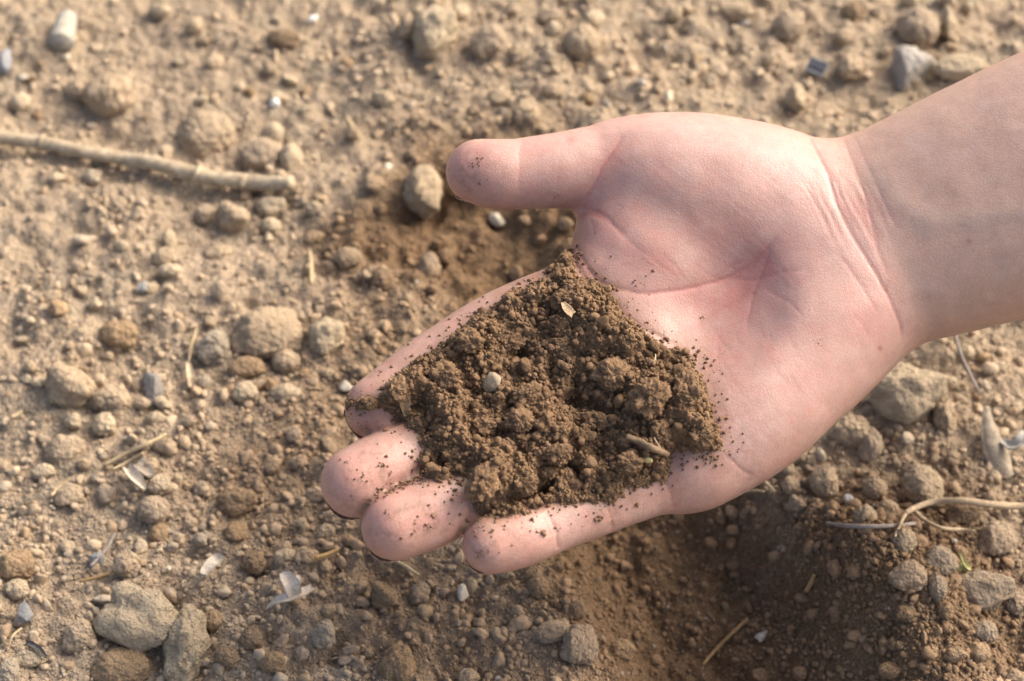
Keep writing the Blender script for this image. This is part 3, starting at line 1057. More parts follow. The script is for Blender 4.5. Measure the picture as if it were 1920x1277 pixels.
PLACED = []
CL = [
    # px, py, w, h, colour, shape, sink, label
    (205, 176, 92, 84, TAN, 1, .22, 'large round tan clod above the left end of the twig'),
    (150, 168, 52, 46, TAN, 5, .3, 'small tan clod touching the left side of the large round clod above the twig'),
    (385, 258, 118, 88, TAN, 2, .38, 'wide half-buried tan clod just behind the middle of the twig'),
    (492, 292, 82, 64, DRY2, 4, .35, 'low greyish clod behind the right end of the twig'),
    (545, 297, 44, 52, PALE, 6, .2, 'small pale clod at the right of the greyish clod behind the twig end'),
    (815, 58, 92, 110, PALE, 3, .22, 'tall pale clod at the top edge above the thumb tip'),
    (764, 50, 36, 48, TAN, 7, .2, 'small upright tan clod on the left flank of the tall pale clod'),
    (796, 96, 42, 34, TAN, 8, .3, 'small tan clod in front of the tall pale clod'),
    (915, 78, 72, 76, DRY2, 9, .25, 'greyish clod right of the tall pale clod near the top edge'),
    (1094, 80, 76, 72, TAN, 10, .3, 'tan clod near the top edge above the base of the thumb'),
    (985, 213, 58, 66, TAN, 11, .3, 'tan clod just above the middle of the thumb'),
    (790, 356, 84, 98, PALE, 0, .2, 'pale egg-shaped clod at the left of the thumb tip'),
    (530, 72, 62, 42, BROWN, 13, .25, 'dark brown clod under the upper white pebble'),
    (508, 386, 60, 44, PALE, 3, .2, 'small pale lobed clod below the right end of the twig'),
    (508, 424, 42, 36, PALE, 14, .25, 'small pale clod just in front of the lobed clod below the twig'),
    (438, 406, 62, 54, TAN, 15, .25, 'tan clod left of the lobed clod below the twig'),
    (410, 478, 56, 44, TAN, 1, .35, 'flattened tan clod midway between the twig and the large flat stone'),
    (652, 485, 56, 38, TAN, 2, .25, 'oval tan clod in the dry soil left of the soil-filled fingers'),
    (718, 525, 46, 42, BROWN, 5, .25, 'brown clod on the edge of the damp soil behind the index finger'),
    (805, 503, 46, 56, DRY2, 7, .25, 'upright greyish clod in the damp soil behind the index finger'),
    (500, 627, 130, 108, TAN, 12, .25, 'largest flat-faced tan clod left of the index fingertip'),
    (400, 650, 66, 70, GREY, 9, .25, 'grey clod touching the left side of the largest flat-faced clod'),
    (612, 632, 74, 84, PALE, 3, .28, 'pale angular clod right of the largest flat-faced clod'),
    (464, 690, 70, 42, ORANGE, 4, .2, 'elongated orange brown clod under the largest flat-faced clod'),
    (537, 678, 60, 46, TAN, 10, .2, 'rounded tan clod under the right corner of the largest flat-faced clod'),
    (460, 736, 50, 42, PALE, 8, .2, 'small pale clod below the elongated orange brown clod'),
    (535, 738, 60, 34, PALE, 6, .2, 'flat pale bar-shaped clod left of the index fingertip'),
    (222, 626, 72, 56, ORANGE, 13, .2, 'rust brown clod alone in the dry soil at left'),
    (132, 726, 96, 84, TAN, 15, .25, 'large tan clod with a dent near the left edge'),
    (208, 745, 76, 60, TAN, 11, .25, 'smooth tan clod touching the right side of the dented clod'),
    (196, 796, 44, 46, PALE, 8, .15, 'small round pale clod below the smooth tan clod at left'),
    (291, 786, 40, 26, PALE, 6, .2, 'small pale clod below the dark slate chip at left'),
    (266, 756, 36, 24, TAN, 10, .2, 'tiny tan clod in front of the dark slate chip at left'),
    (122, 850, 84, 60, TAN, 2, .3, 'broad tan clod near the left edge below the dented clod'),
    (82, 884, 46, 28, PALE, 4, .2, 'small flat pale clod below the broad tan clod at the left edge'),
    (288, 958, 64, 62, DRY2, 14, .22, 'rounded greyish clod above the orange crumb at lower left'),
    (297, 1002, 50, 40, ORANGE, 0, .25, 'orange crumb leaning against the rounded greyish clod at lower left'),
    (444, 942, 82, 62, BROWN, 3, .25, 'dark brown clod left of the middle fingertip'),
    (300, 909, 44, 40, PALE, 8, .15, 'small pale clod beside the pale curled flake at lower left'),
    (30, 1060, 70, 60, ORANGE, 12, .35, 'low orange tan clod cut by the left edge'),
    (32, 1104, 44, 40, PALE, 1, .15, 'small round pale clod near the left edge of the lower corner'),
    (238, 1058, 56, 50, TAN, 5, .2, 'tan clod above the biggest grey clod at lower left'),
    (150, 1195, 66, 60, TAN, 7, .2, 'tan clod left of the biggest grey clod at lower left'),
    (226, 1250, 108, 76, ORANGE, 12, .2, 'big orange brown clod at the bottom edge in the lower left'),
    (55, 1236, 62, 36, PALE, 4, .25, 'flat pale clod near the lower left corner'),
    (14, 1262, 50, 60, GREY, 9, .3, 'grey clod in the lower left corner'),
    (399, 1163, 42, 40, ORANGE, 10, .15, 'small orange brown clod right of the biggest grey clod'),
    (472, 1197, 44, 44, BROWN, 8, .15, 'round brown clod below the dried forked leaf'),
    (425, 1232, 52, 42, BROWN, 14, .2, 'brown clod near the bottom edge left of centre'),
    (508, 1240, 54, 42, ORANGE, 13, .2, 'orange tan clod at the bottom edge left of centre'),
    (475, 1055, 50, 44, BROWN, 5, .2, 'brown clod left of the dried forked leaf'),
    (606, 1188, 48, 56, GREY, 9, .2, 'grey clod right of the dried forked leaf'),
    (1702, 738, 150, 118, PALE, 3, .22, 'biggest pale knobbly clod under the wrist at right'),
    (1770, 782, 46, 66, TAN, 5, .25, 'narrow clod leaning on the right side of the biggest pale clod'),
    (1594, 806, 80, 66, TAN, 11, .25, 'tan clod against the lower edge of the palm at right'),
    (1632, 836, 52, 62, DRY2, 7, .2, 'greyish clod right of the clod against the palm edge'),
    (1545, 903, 52, 66, TAN, 1, .15, 'upright rounded clod below the heel of the hand'),
    (1640, 917, 50, 48, TAN, 10, .15, 'round clod beside the white pebble under the hand'),
    (1727, 915, 92, 84, PALE, 0, .2, 'large smooth pale clod behind the dry root'),
    (1666, 957, 46, 44, TAN, 14, .15, 'round tan clod between the white pebble and the dry root'),
    (1622, 970, 46, 42, PALE, 6, .15, 'pale clod just below the white pebble under the hand'),
    (1482, 910, 34, 36, TAN, 8, .15, 'small round clod nearest the straw bits below the hand'),
    (1496, 945, 34, 32, TAN, 15, .15, 'small round clod on the rim of the scooped hollow'),
    (1695, 1018, 50, 46, PALE, 2, .2, 'pale clod below the thin tip of the dry root'),
    (1762, 1055, 68, 58, GREY, 4, .2, 'grey angular clod left of the green leaf blade'),
    (1842, 1106, 128, 78, GREY, 3, .25, 'widest grey clod near the right edge below the root'),
    (1757, 1100, 40, 50, GREY, 10, .2, 'small upright grey clod left of the widest grey clod'),
    (1700, 1078, 76, 60, DRY2, 9, .35, 'pale grey clod half buried in the loose soil mound'),
    (1868, 1012, 74, 72, DRY2, 12, .2, 'angular clod under the fork of the dry root at right'),
    (1806, 963, 68, 42, BROWN, 7, .2, 'dark clod in the shade below the dry root'),
    (1845, 1184, 50, 44, GREY, 1, .2, 'round grey clod below the widest grey clod'),
    (1908, 1130, 48, 50, DRY2, 8, .2, 'greyish clod cut by the right edge'),
    (1700, 1150, 44, 34, BROWN, 5, .2, 'brown clod on the right slope of the loose soil mound'),
    (1722, 52, 84, 78, DRY2, 10, .15, 'large round clod near the top edge at upper right'),
    (1776, 45, 28, 62, PALE, 6, .1, 'thin pale upright clod right of the large round clod at upper right'),
    (1802, 126, 112, 46, PALE, 4, .2, 'long pale clod lying just above the forearm'),
    (1594, 126, 48, 54, TAN, 8, .2, 'round tan clod right of the dark plastic chip'),
    (1492, 182, 40, 56, PALE, 0, .1, 'pale upright block above the wrist'),
    (1480, 52, 66, 54, DRY2, 2, .3, 'low greyish clod near the top edge above the wrist'),
    (1600, 26, 46, 44, BROWN, 5, .2, 'brown clod at the top edge at upper right'),
    (1380, 20, 70, 40, TAN, 11, .35, 'low tan clod at the top edge right of centre'),
    (1030, 30, 50, 34, DRY2, 9, .3, 'small greyish clod at the top edge above the thumb'),
    (1085, 1210, 70, 80, DRY2, 12, .25, 'grey tan clod at the bottom edge in the scooped hollow'),
    (1040, 1185, 80, 40, TAN, 4, .3, 'flat tan clod in the scooped hollow at bottom centre'),
    (1160, 1218, 60, 46, ORANGE, 13, .25, 'orange brown clod right of the grey tan clod in the hollow'),
    (1010, 1100, 44, 40, ORANGE, 10, .25, 'orange brown clod in the dark hollow below the little finger'),
    (1080, 1145, 44, 36, BROWN, 7, .25, 'dark clod in the middle of the scooped hollow'),
    (720, 1120, 52, 54, BROWN, 15, .25, 'dark brown clod below the ring fingertip'),
    (745, 1245, 70, 90, ORANGE, 11, .45, 'smooth orange brown lump at the bottom edge below the fingers'),
]
for row in CL:
    px, py, w, h, colr_, sh, sink, lab = row
    p_ = g_at(px, py)
    dm = float(damp_at(*p_)[0]) * 0.35
    cc = tuple(np.array(colr_) * (1 - dm) + DAMP * dm)
    place_clod(px, py, w, h, cc, lab, 'larger clods lying on the ground', sink, sh)

# lobed biggest clod at lower left and the crusty ridge beside it: shapes of their own
v, f = ICO[5]
vv = v * (1 + 0.30 * fbm(v * 1.2 + 4, 3, seed=301) + 0.36 * (0.5 - worley(v * 1.05 + 2.2, 302)) + 0.05 * fbm(v * 6, 4, 0.6, seed=303) + 0.03 * (0.5 - worley(v * 9, 305)))[:, None]
mm = mesh_np('lobed_clod_shape', norm_lump(vv), f)
mm.materials.append(CLOD_MAT)
place_clod(262, 1168, 166, 112, (0.54, 0.43, 0.285), 'biggest grey clod with several lobes at lower left', 'larger clods lying on the ground', .25, mesh=mm, rot=-0.35)
vv = v * (1 + 0.36 * fbm(v * 1.4 + 9, 4, seed=311) + 0.10 * fbm(v * 5, 4, 0.6, seed=313) + 0.06 * (0.5 - worley(v * 7, 315)))[:, None]
mm = mesh_np('crusty_clod_shape', norm_lump(vv), f)
mm.materials.append(CLOD_MAT)
place_clod(352, 1212, 92, 150, (0.51, 0.405, 0.265), 'crusty grey lump standing right of the biggest grey clod', 'larger clods lying on the ground', .36, mesh=mm)

# further clods, individually placed at random but packed apart
LAND = [(r[0], r[1], r[7]) for r in CL] + [(262, 1168, 'biggest grey clod with several lobes at lower left')]
HANDPOLY = [(835, 300), (900, 262), (1180, 212), (1380, 230), (1525, 260), (1920, 95), (1920, 612), (1690, 670), (1450, 880), (1130, 998), (930, 1073), (700, 1040), (600, 960), (640, 790), (880, 565), (1085, 440), (1088, 395), (920, 392), (845, 340)]
DIRS = ['right of', 'below right of', 'below', 'below left of', 'left of', 'above left of', 'above', 'above right of']
used_labels = set()


def unique_label(px, py, word):
    order = sorted(LAND, key=lambda l: (l[0] - px) ** 2 + (l[1] - py) ** 2)
    for lx, ly, text in order[:9]:
        k = int(round(math.atan2(py - ly, px - lx) / (math.pi / 4))) % 8
        for tail in (text, ' '.join(text.split(' ')[:8])):
            lab = 'small %s clod %s the %s' % (word, DIRS[k], text)
            if len(lab.split()) <= 16 and lab not in used_labels:
                used_labels.add(lab)
                return lab
    return None


count = 0
tries = 0
TARGET_N = 300 - len(PLACED)
while count < TARGET_N and tries < 9000:
    tries += 1
    px, py = rng.random() * 1960 - 20, rng.random() * 1310 - 10
    if not (6 < px < 1914 and 6 < py < 1271) or poly_signed(np.array([px]), np.array([py]), HANDPOLY)[0] > -6:
        continue
    x, y = g_at(px, py)
    s = 0.0019 + 0.0021 * rng.random() ** 1.8
    if any((x - a) ** 2 + (y - b) ** 2 < (c * 0.85 + s) ** 2 for a, b, c in PLACED):
        continue
    dens = fbm(np.array([[x / 0.05, y / 0.05, 3.0]]), 2, seed=90)[0]
    if rng.random() > 0.55 + 0.9 * dens:
        continue
    word, base = [('tan', TAN), ('tan', TAN), ('tan', DRY2), ('pale', PALE), ('pale', PALE), ('tan', TAN), ('orange brown', ORANGE), ('grey', GREY)][rng.integers(8)]
    dm = float(damp_at(x, y)[0])
    if dm > 0.5: word = 'damp brown'
    lab = unique_label(px, py, word)
    if lab is None:
        continue
    c = np.array(base) * (0.88 + 0.24 * rng.random())
    c = c + (DAMP * 1.25 - c) * (0.75 * dm)
    o = link('soil_clod', LUMP_MID[rng.integers(len(LUMP_MID))])
    z = float(ground_h(x, y)[0])
    sx_, sy_, sz_ = s * (0.8 + 0.5 * rng.random()), s * (0.8 + 0.5 * rng.random()), s * (0.65 + 0.35 * rng.random())
    o.scale = (sx_, sy_, sz_)
    o.location = (x, y, z + sz_ * 0.45)
    o.rotation_euler = (rng.normal() * 0.3, rng.normal() * 0.3, rng.random() * 6.28)
    o.color = (*np.clip(c, 0, 1), 1)
    tag(o, lab, 'clod', 'small clods lying on the ground')
    PLACED.append((x, y, s))
    count += 1
print('clods', len(PLACED), tries)


# ------------------------------------------------------------------ gravel and crumbs too many to count
def scatter_mesh(name, pts, sizes, cols, level, protos, squash=0.8, seed=0, mat=None):
    r = np.random.default_rng(seed)
    f0 = ICO[level][1]
    nvp = len(ICO[level][0])
    n = len(pts)
    V = np.empty((n, nvp, 3), np.float32)
    kind = r.integers(len(protos), size=n)
    ang = r.random((n, 3)) * 6.283
    ca, sa = np.cos(ang), np.sin(ang)
    Rz = np.zeros((n, 3, 3)); Rz[:, 0, 0] = ca[:, 0]; Rz[:, 0, 1] = -sa[:, 0]; Rz[:, 1, 0] = sa[:, 0]; Rz[:, 1, 1] = ca[:, 0]; Rz[:, 2, 2] = 1
    Rx = np.zeros((n, 3, 3)); Rx[:, 1, 1] = ca[:, 1]; Rx[:, 1, 2] = -sa[:, 1]; Rx[:, 2, 1] = sa[:, 1]; Rx[:, 2, 2] = ca[:, 1]; Rx[:, 0, 0] = 1
    sc = np.stack([0.75 + 0.55 * r.random(n), 0.75 + 0.55 * r.random(n), squash * (0.75 + 0.4 * r.random(n))], 1)
    M = np.einsum('nij,njk->nik', Rz, Rx)
    PV = np.stack(protos)[kind]
    V = np.einsum('nij,nvj->nvi', M, PV * sc[:, None, :]) * sizes[:, None, None] + pts[:, None, :]
    F = (f0[None] + (np.arange(n) * nvp)[:, None, None]).reshape(-1, 3)
    me = mesh_np(name, V.reshape(-1, 3), F)
    add_attr(me, 'soil_tint', np.repeat(cols, nvp, 0))
    if mat: me.materials.append(mat)
    return me


CRUMB_MAT = earth_mat('loose_crumbs', 'soil_tint', 1500.0, 0.0005, 0.25)
PR1 = [norm_lump(lump(1, 400 + k, 0.75, 0.5 if k % 2 else 0, 0.1, 0.0)[0]) for k in range(12)]
PR2C = [norm_lump(lump(2, 430 + k, 0.6, 0.9 if k % 3 else 0.3, 0.12, 0.12)[0]) for k in range(14)]
PR2 = PR2C
PR3 = [norm_lump(lump(3, 460 + k, 0.5, 0.85 if k % 3 else 0.2, 0.22, 0.10)[0]) for k in range(18)]


def ground_points(n, hollow_drop=0.0):
    px = rng.random(n) * 2060 - 70
    py = rng.random(n) ** 0.9 * 1380 - 50
    r = FWD[None] + RGT[None] * ((px - 960) * KPX)[:, None] - UPV[None] * ((py - 638.5) * KPX)[:, None]
    t = -CAM_H / r[:, 2]
    P = CAMP[None] + r * t[:, None]
    x, y = P[:, 0], P[:, 1]
    Q = np.stack([x, y, 0 * x], 1)
    dens = fbm(Q / 0.045, 3, seed=91) + 0.35 * fbm(Q / 0.012, 2, seed=92)
    lower = smoothstep(500, 1100, py + 0.25 * px)
    keep = rng.random(n) < np.clip(0.64 + 0.28 * lower + 0.85 * dens, 0.04, 1)
    x, y = x[keep], y[keep]
    d, par = poly_dist(x, y, HOL)
    inh = smoothstep(0.045, 0.025, d + 0.01 * fbm(np.stack([x, y, 0 * x], 1) / 0.02, 2, seed=93)) * smoothstep(0.55, 0.75, par)
    ok = rng.random(len(x)) > inh * hollow_drop
    return x[ok], y[ok]


def crumbs(n, smin_, smax_, power, level, protos, seed, name, lift=0.24, drop=0.0):
    x, y = ground_points(n, drop)
    m = len(x)
    s = smin_ + (smax_ - smin_) * rng.random(m) ** power
    z = ground_h(x, y)
    base, dm = soil_color(x, y, seed)
    pal = np.array([TAN, TAN, DRY2, PALE, PALE, GREY, ORANGE, TAN])[rng.integers(8, size=m)] * (0.85 + 0.35 * rng.random(m))[:, None]
    pal = pal + (DAMP * (0.95 + 0.5 * rng.random(m))[:, None] - pal) * (0.85 * dm)[:, None]
    c = base * 0.35 + pal * 0.65
    white = rng.random(m) < 0.003
    c[white] = (0.55, 0.50, 0.42)
    me = scatter_mesh(name, np.stack([x, y, z + s * lift], 1), s, np.clip(c, 0, 1), level, protos, 0.85, seed, CRUMB_MAT)
    return link(name, me)


o = crumbs(2500, 0.0012, 0.0026, 2.0, 3, PR3, 1, 'gravel', drop=0.75)
tag(o, 'coarse gravelly crumbs of dry earth spread over the ground', 'gravel', kind='stuff')
o = crumbs(7600, 0.0006, 0.0013, 1.4, 2, PR2, 2, 'soil_crumbs', drop=0.3)
tag(o, 'fine loose crumbs of earth covering the ground', 'soil crumbs', kind='stuff')
o = crumbs(21000, 0.0003, 0.0006, 1.2, 1, PR1, 3, 'soil_grit')
tag(o, 'grit and grains of earth covering the ground', 'soil grit', kind='stuff')
# loose crumbs thrown up on the mound beside the scooped hollow
n_ = 2600
a_, r_ = rng.random(n_) * 6.283, 0.043 * np.sqrt(rng.random(n_)) * (0.6 + 0.5 * rng.random(n_))
x_, y_ = MOUND[0] + r_ * np.cos(a_), MOUND[1] + r_ * np.sin(a_) * 0.95
s_ = 0.0003 + 0.0008 * rng.random(n_) ** 2.0
c_ = np.array([0.215, 0.142, 0.083])[None] * (0.75 + 0.6 * rng.random(n_))[:, None]
hi = rng.integers(1, 4, size=420)
x2_ = np.array([HOL[k][0] for k in hi]) + 0.022 * rng.normal(size=420)
y2_ = np.array([HOL[k][1] for k in hi]) + 0.016 * rng.normal(size=420)
s2_ = 0.00022 + 0.0005 * rng.random(420) ** 2
c2_ = np.array([0.42, 0.37, 0.30])[None] * (0.6 + 0.6 * rng.random(420))[:, None]
x_, y_, s_, c_ = np.concatenate([x_, x2_]), np.concatenate([y_, y2_]), np.concatenate([s_, s2_]), np.concatenate([c_, c2_])
me = scatter_mesh('mound_crumbs', np.stack([x_, y_, ground_h(x_, y_) + s_ * 0.5], 1), s_, c_, 2, PR2, 0.9, 12, CRUMB_MAT)
tag(link('mound_crumbs', me), 'loose brown crumbs heaped beside and strewn in the scooped hollow', 'soil crumbs', kind='stuff')
# ------------------------------------------------------------------ soil held in the palm
bpy.context.view_layer.update()
HB = BVHTree.FromObject(person, bpy.context.evaluated_depsgraph_get())


def hand_hit(px, py):
    r = ray(px, py)
    loc, nor, i, dist = HB.ray_cast(Vector(CAMP), Vector(r).normalized())
    return (np.array(loc), np.array(nor)) if loc is not None else (None, None)


SU0, SU1, SV0, SV1, SS = -88.0, 34.0, -36.0, 62.0, 0.55
su = np.arange(SU0, SU1, SS)
sv = np.arange(SV0, SV1, SS)
NU, NV_ = len(su), len(sv)
base = np.full((NU, NV_), np.nan)
dirn = Vector(-HN)
for i, a in enumerate(su):
    for j, b_ in enumerate(sv):
        o_ = HO + (HU * a + HV * b_ + HN * 70) * MM
        loc, nor, k, dist = HB.ray_cast(Vector(o_), dirn)
        if loc is not None:
            base[i, j] = 70 - dist / MM
UU, VV = np.meshgrid(su, sv, indexing='ij')
WP = HO + (HU[None, None] * UU[..., None] + HV[None, None] * VV[..., None] + HN[None, None] * np.nan_to_num(base, nan=-15)[..., None]) * MM
pxg, pyg, _ = project(WP.reshape(-1, 3))
uvn = np.stack([UU.ravel(), VV.ravel(), np.zeros(UU.size)], 1)
SOILPOLY = curve(SOILPOLY + [SOILPOLY[0]], 4)[:-1]
sdg = poly_signed(pxg, pyg, SOILPOLY) + 7
sdg = sdg + 9 * fbm(uvn / 5.0, 3, seed=601) + 7 * fbm(uvn / 1.7, 2, seed=602)
sdg = sdg.reshape(NU, NV_)
fill = np.where(np.isnan(base), -14, np.maximum(base, -14))


def blur(a, r, it=3):
    for _ in range(it):
        for ax in (0, 1):
            p = np.pad(a, [(r, r) if q == ax else (0, 0) for q in (0, 1)], mode='edge')
            c = np.cumsum(np.insert(p, 0, 0, axis=ax), axis=ax)
            n = 2 * r + 1
            a = (np.take(c, range(n, c.shape[ax]), ax) - np.take(c, range(0, c.shape[ax] - n), ax)) / n
    return a


sm_base = blur(fill, 7)
win = smoothstep(0, 60, sdg)
bs = fill + (np.maximum(sm_base, fill) - fill) * win
T = 5.2 * smoothstep(0, 75, sdg) + 2.6 * smoothstep(-4, 16, sdg) - 1.2
n1 = fbm(uvn / 14.0, 3, seed=611).reshape(NU, NV_)
w1 = worley(uvn / 9.0, 612).reshape(NU, NV_)
w2 = worley(uvn / 4.2, 613).reshape(NU, NV_)
w3 = worley(uvn / 1.9, 614).reshape(NU, NV_)
w4 = worley(uvn / 1.05, 616).reshape(NU, NV_)
n2 = fbm(uvn / 3.0, 4, 0.6, seed=615).reshape(NU, NV_)
n3 = fbm(uvn / 1.3, 3, 0.65, seed=619).reshape(NU, NV_)
rid = 1 - np.abs(fbm(uvn / 11.0, 3, seed=617).reshape(NU, NV_)) * 2.2
amp = smoothstep(2, 40, sdg)
relief = amp * (4.6 * n1 + 5.0 * (0.5 - w1) + 2.2 * rid) + smoothstep(-5, 20, sdg) * (2.0 * (0.5 - w2) + 0.8 * (0.5 - w3) + 0.4 * (0.5 - w4) + 3.0 * n2 + 1.3 * n3)
top = bs + T + relief
top = np.where(np.isnan(base) & (sdg < 4), -30, top)
keepv = (sdg > -10) & ~(np.isnan(base) & (sdg < -4))
vid = np.full(NU * NV_, -1)
kf = keepv.ravel()
vid[kf] = np.arange(kf.sum())
qi = np.arange(NU * NV_).reshape(NU, NV_)
q = np.stack([qi[:-1, :-1], qi[:-1, 1:], qi[1:, 1:], qi[1:, :-1]], -1).reshape(-1, 4)
q = q[kf[q].all(1)]
HP3 = to_world(np.stack([UU, VV, top], -1).reshape(-1, 3))
hme = mesh_np('soil_heap', HP3[kf], vid[q])
hc = EARTH * (1 + 0.22 * n1.ravel()[kf] + 0.16 * n2.ravel()[kf])[:, None] if isinstance(EARTH, np.ndarray) else np.array(EARTH)[None] * (1 + 0.22 * n1.ravel()[kf] + 0.16 * n2.ravel()[kf])[:, None]
add_attr(hme, 'soil_tint', np.clip(hc, 0.01, 1))
HEAP_MAT = earth_mat('moist_earth', 'soil_tint', 2300.0, 0.0007, 0.25)
heap = link('soil_heap', hme, HEAP_MAT)
tag(heap, 'heap of crumbly dark brown soil lying across the fingers and palm', 'soil heap')
top_s = blur(np.where(top < -20, fill, top), 1, 1)


def heap_at(px, py):
    """point on the heap (or the skin) seen at a pixel"""
    j = np.argmin((pxh - px) ** 2 + (pyh - py) ** 2)
    return HP3[kfi[j]]


kfi = np.where(kf)[0]
pxh, pyh, _ = project(HP3[kfi])

# grains on the heap
inside = np.where((sdg.ravel() > -9) & kf & ~np.isnan(base.ravel()))[0]
PR1G = PR1
pick = inside[rng.integers(len(inside), size=9500)]
jit = (rng.random((len(pick), 2)) - 0.5) * SS
sg = 0.20 + 0.42 * rng.random(len(pick)) ** 1.8
gp = np.stack([UU.ravel()[pick] + jit[:, 0], VV.ravel()[pick] + jit[:, 1], top.ravel()[pick] + sg * 0.55], 1)
gcol = np.array(EARTH)[None] * (0.8 + 0.55 * rng.random(len(pick)))[:, None] + np.array([[0.02, 0.012, 0.004]]) * rng.random((len(pick), 1))
me = scatter_mesh('heap_grains', to_world(gp), sg * MM, gcol, 1, PR1, 0.9, 5, HEAP_MAT)
o = link('soil_grain', me, None, heap)
tag(o, kind='stuff')
pick = inside[rng.integers(len(inside), size=2000)]
sg = 0.5 + 0.75 * rng.random(len(pick)) ** 2
sg = np.where(sdg.ravel()[pick] < 10, sg * 0.6, sg)
gp = np.stack([UU.ravel()[pick], VV.ravel()[pick], top.ravel()[pick] + sg * 0.4], 1)
gcol = np.array(EARTH)[None] * (0.85 + 0.4 * rng.random(len(pick)))[:, None]
me = scatter_mesh('heap_crumbs', to_world(gp), sg * MM, gcol, 2, PR2C, 0.9, 6, HEAP_MAT)
o = link('soil_crumb', me, None, heap)
tag(o, kind='stuff')

deep = inside[sdg.ravel()[inside] > 6]
pick = deep[rng.integers(len(deep), size=80)]
sg = 1.0 + 1.1 * rng.random(len(pick)) ** 2
gp = np.stack([UU.ravel()[pick], VV.ravel()[pick], top.ravel()[pick] + sg * 0.35], 1)
gcol = np.array(EARTH)[None] * (0.8 + 0.5 * rng.random(len(pick)))[:, None]
me = scatter_mesh('heap_lumps', to_world(gp), sg * MM, gcol, 3, PR3, 0.85, 8, HEAP_MAT)
o = link('soil_lump', me, None, heap)
tag(o, kind='stuff')

# bigger crumbly lumps lying on the heap
CRUMBLY = []
v, f = ico(6)
for k in range(7):
    n = 1 + 0.42 * fbm(v * 1.25 + k * 5.1, 3, seed=700 + k) + 0.40 * (0.5 - worley(v * 1.6 + k, 710 + k)) + 0.10 * (0.5 - worley(v * 4.0 + k, 720 + k)) + 0.34 * fbm(v * 3.6 + k, 5, 0.62, seed=750 + k) + 0.08 * (0.5 - worley(v * 9 + k, 730 + k)) + 0.07 * (0.5 - worley(v * 17 + k, 740 + k))
    CRUMBLY.append(mesh_np('crumbly_clod_shape', norm_lump(v * n[:, None]), f))
    CRUMBLY[-1].materials.append(None)
HELD_MAT = earth_mat('moist_clod', 'object', 2300.0, 0.0007, 0.25)
for m in CRUMBLY:
    m.materials[0] = HELD_MAT
HELD = [
    (1064, 912, 62, 64, 1.25, 'roundest soil clod at the lower edge of the heap, above the little finger'),
    (985, 905, 58, 54, 1.1, 'clod left of the roundest one at the lower edge of the heap'),
    (908, 905, 62, 84, 1.2, 'tall clod at the lower left of the heap beside the ring finger'),
    (1026, 886, 38, 34, 0.95, 'small clod between the two round ones at the lower edge of the heap'),
    (935, 948, 60, 36, 1.1, 'flat clod resting between the ring finger and the little finger'),
    (1148, 700, 82, 68, 1.15, 'large smooth-topped clod on the upper right of the heap'),
    (1218, 742, 80, 88, 1.1, 'big clod right of the large smooth-topped one on the heap'),
    (1288, 735, 66, 78, 1.05, 'crumbly clod at the right end of the heap'),
    (1315, 818, 58, 54, 0.95, 'crumbly clod at the far lower right tip of the heap'),
    (1240, 812, 44, 46, 1.1, 'small clod in front of the big clod at the right of the heap'),
    (1120, 790, 46, 44, 0.9, 'dark clod in the middle of the heap below the smooth-topped one'),
    (900, 795, 68, 56, 1.15, 'clod on the left part of the heap above the ring finger'),
    (975, 788, 60, 54, 1.05, 'clod right of the one above the ring finger in the heap'),
    (1045, 850, 60, 46, 1.0, 'broken clod at the centre of the lower half of the heap'),
    (880, 640, 62, 48, 1.05, 'crumbly clod at the upper left of the heap'),
    (835, 705, 70, 56, 1.0, 'clod left of the pale pebble on the heap'),
    (960, 640, 60, 44, 1.0, 'clod in the upper middle of the heap right of the upper left one'),
    (1050, 650, 68, 54, 1.1, 'bulky clod in the upper middle of the heap'),
    (740, 735, 46, 50, 1.0, 'clod at the left tip of the heap on the index finger'),
    (690, 755, 40, 30, 0.85, 'small clod farthest out on the tip of the index finger'),
    (985, 740, 70, 50, 1.0, 'clod right of the pale pebble in the middle of the heap'),
    (1180, 868, 56, 40, 0.95, 'low clod at the lower right edge of the heap'),
    (850, 850, 56, 44, 0.95, 'clod beside the upper edge of the ring finger'),
    (1060, 560, 60, 40, 0.95, 'clod at the top of the heap near the web of the thumb'),
]


def place_on_heap(px, py, w, h, mesh, name, color=None, label=None, cat=None, group=None, sink=0.3, tall=0.9, rot=None):
    p = heap_at(px, py)
    d = (p - CAMP) @ FWD
    mpp = KPX * d
    rw, rh = w * mpp / 2, h * mpp / 2
    o = link(name, mesh)
    c = p + HN * (min(rw, rh) * tall * (1 - 2 * sink))
    # keep the picture position while lifting along the palm normal
    px2, py2, _ = project(c[None])
    c = c + HV * ((py - py2[0]) * mpp) + HU * ((px - px2[0]) * mpp)
    M = Matrix(((HU[0], -HV[0], HN[0]), (HU[1], -HV[1], HN[1]), (HU[2], -HV[2], HN[2])))
    o.rotation_euler = (M @ Matrix.Rotation(rot if rot is not None else 0.0, 3, 'Z')).to_euler()
    o.location = c
    o.scale = (rw * 1.05, rh * 1.08, min(rw, rh) * tall)
    if color is not None:
        o.color = (*color, 1)
    tag(o, label, cat, group)
    return o


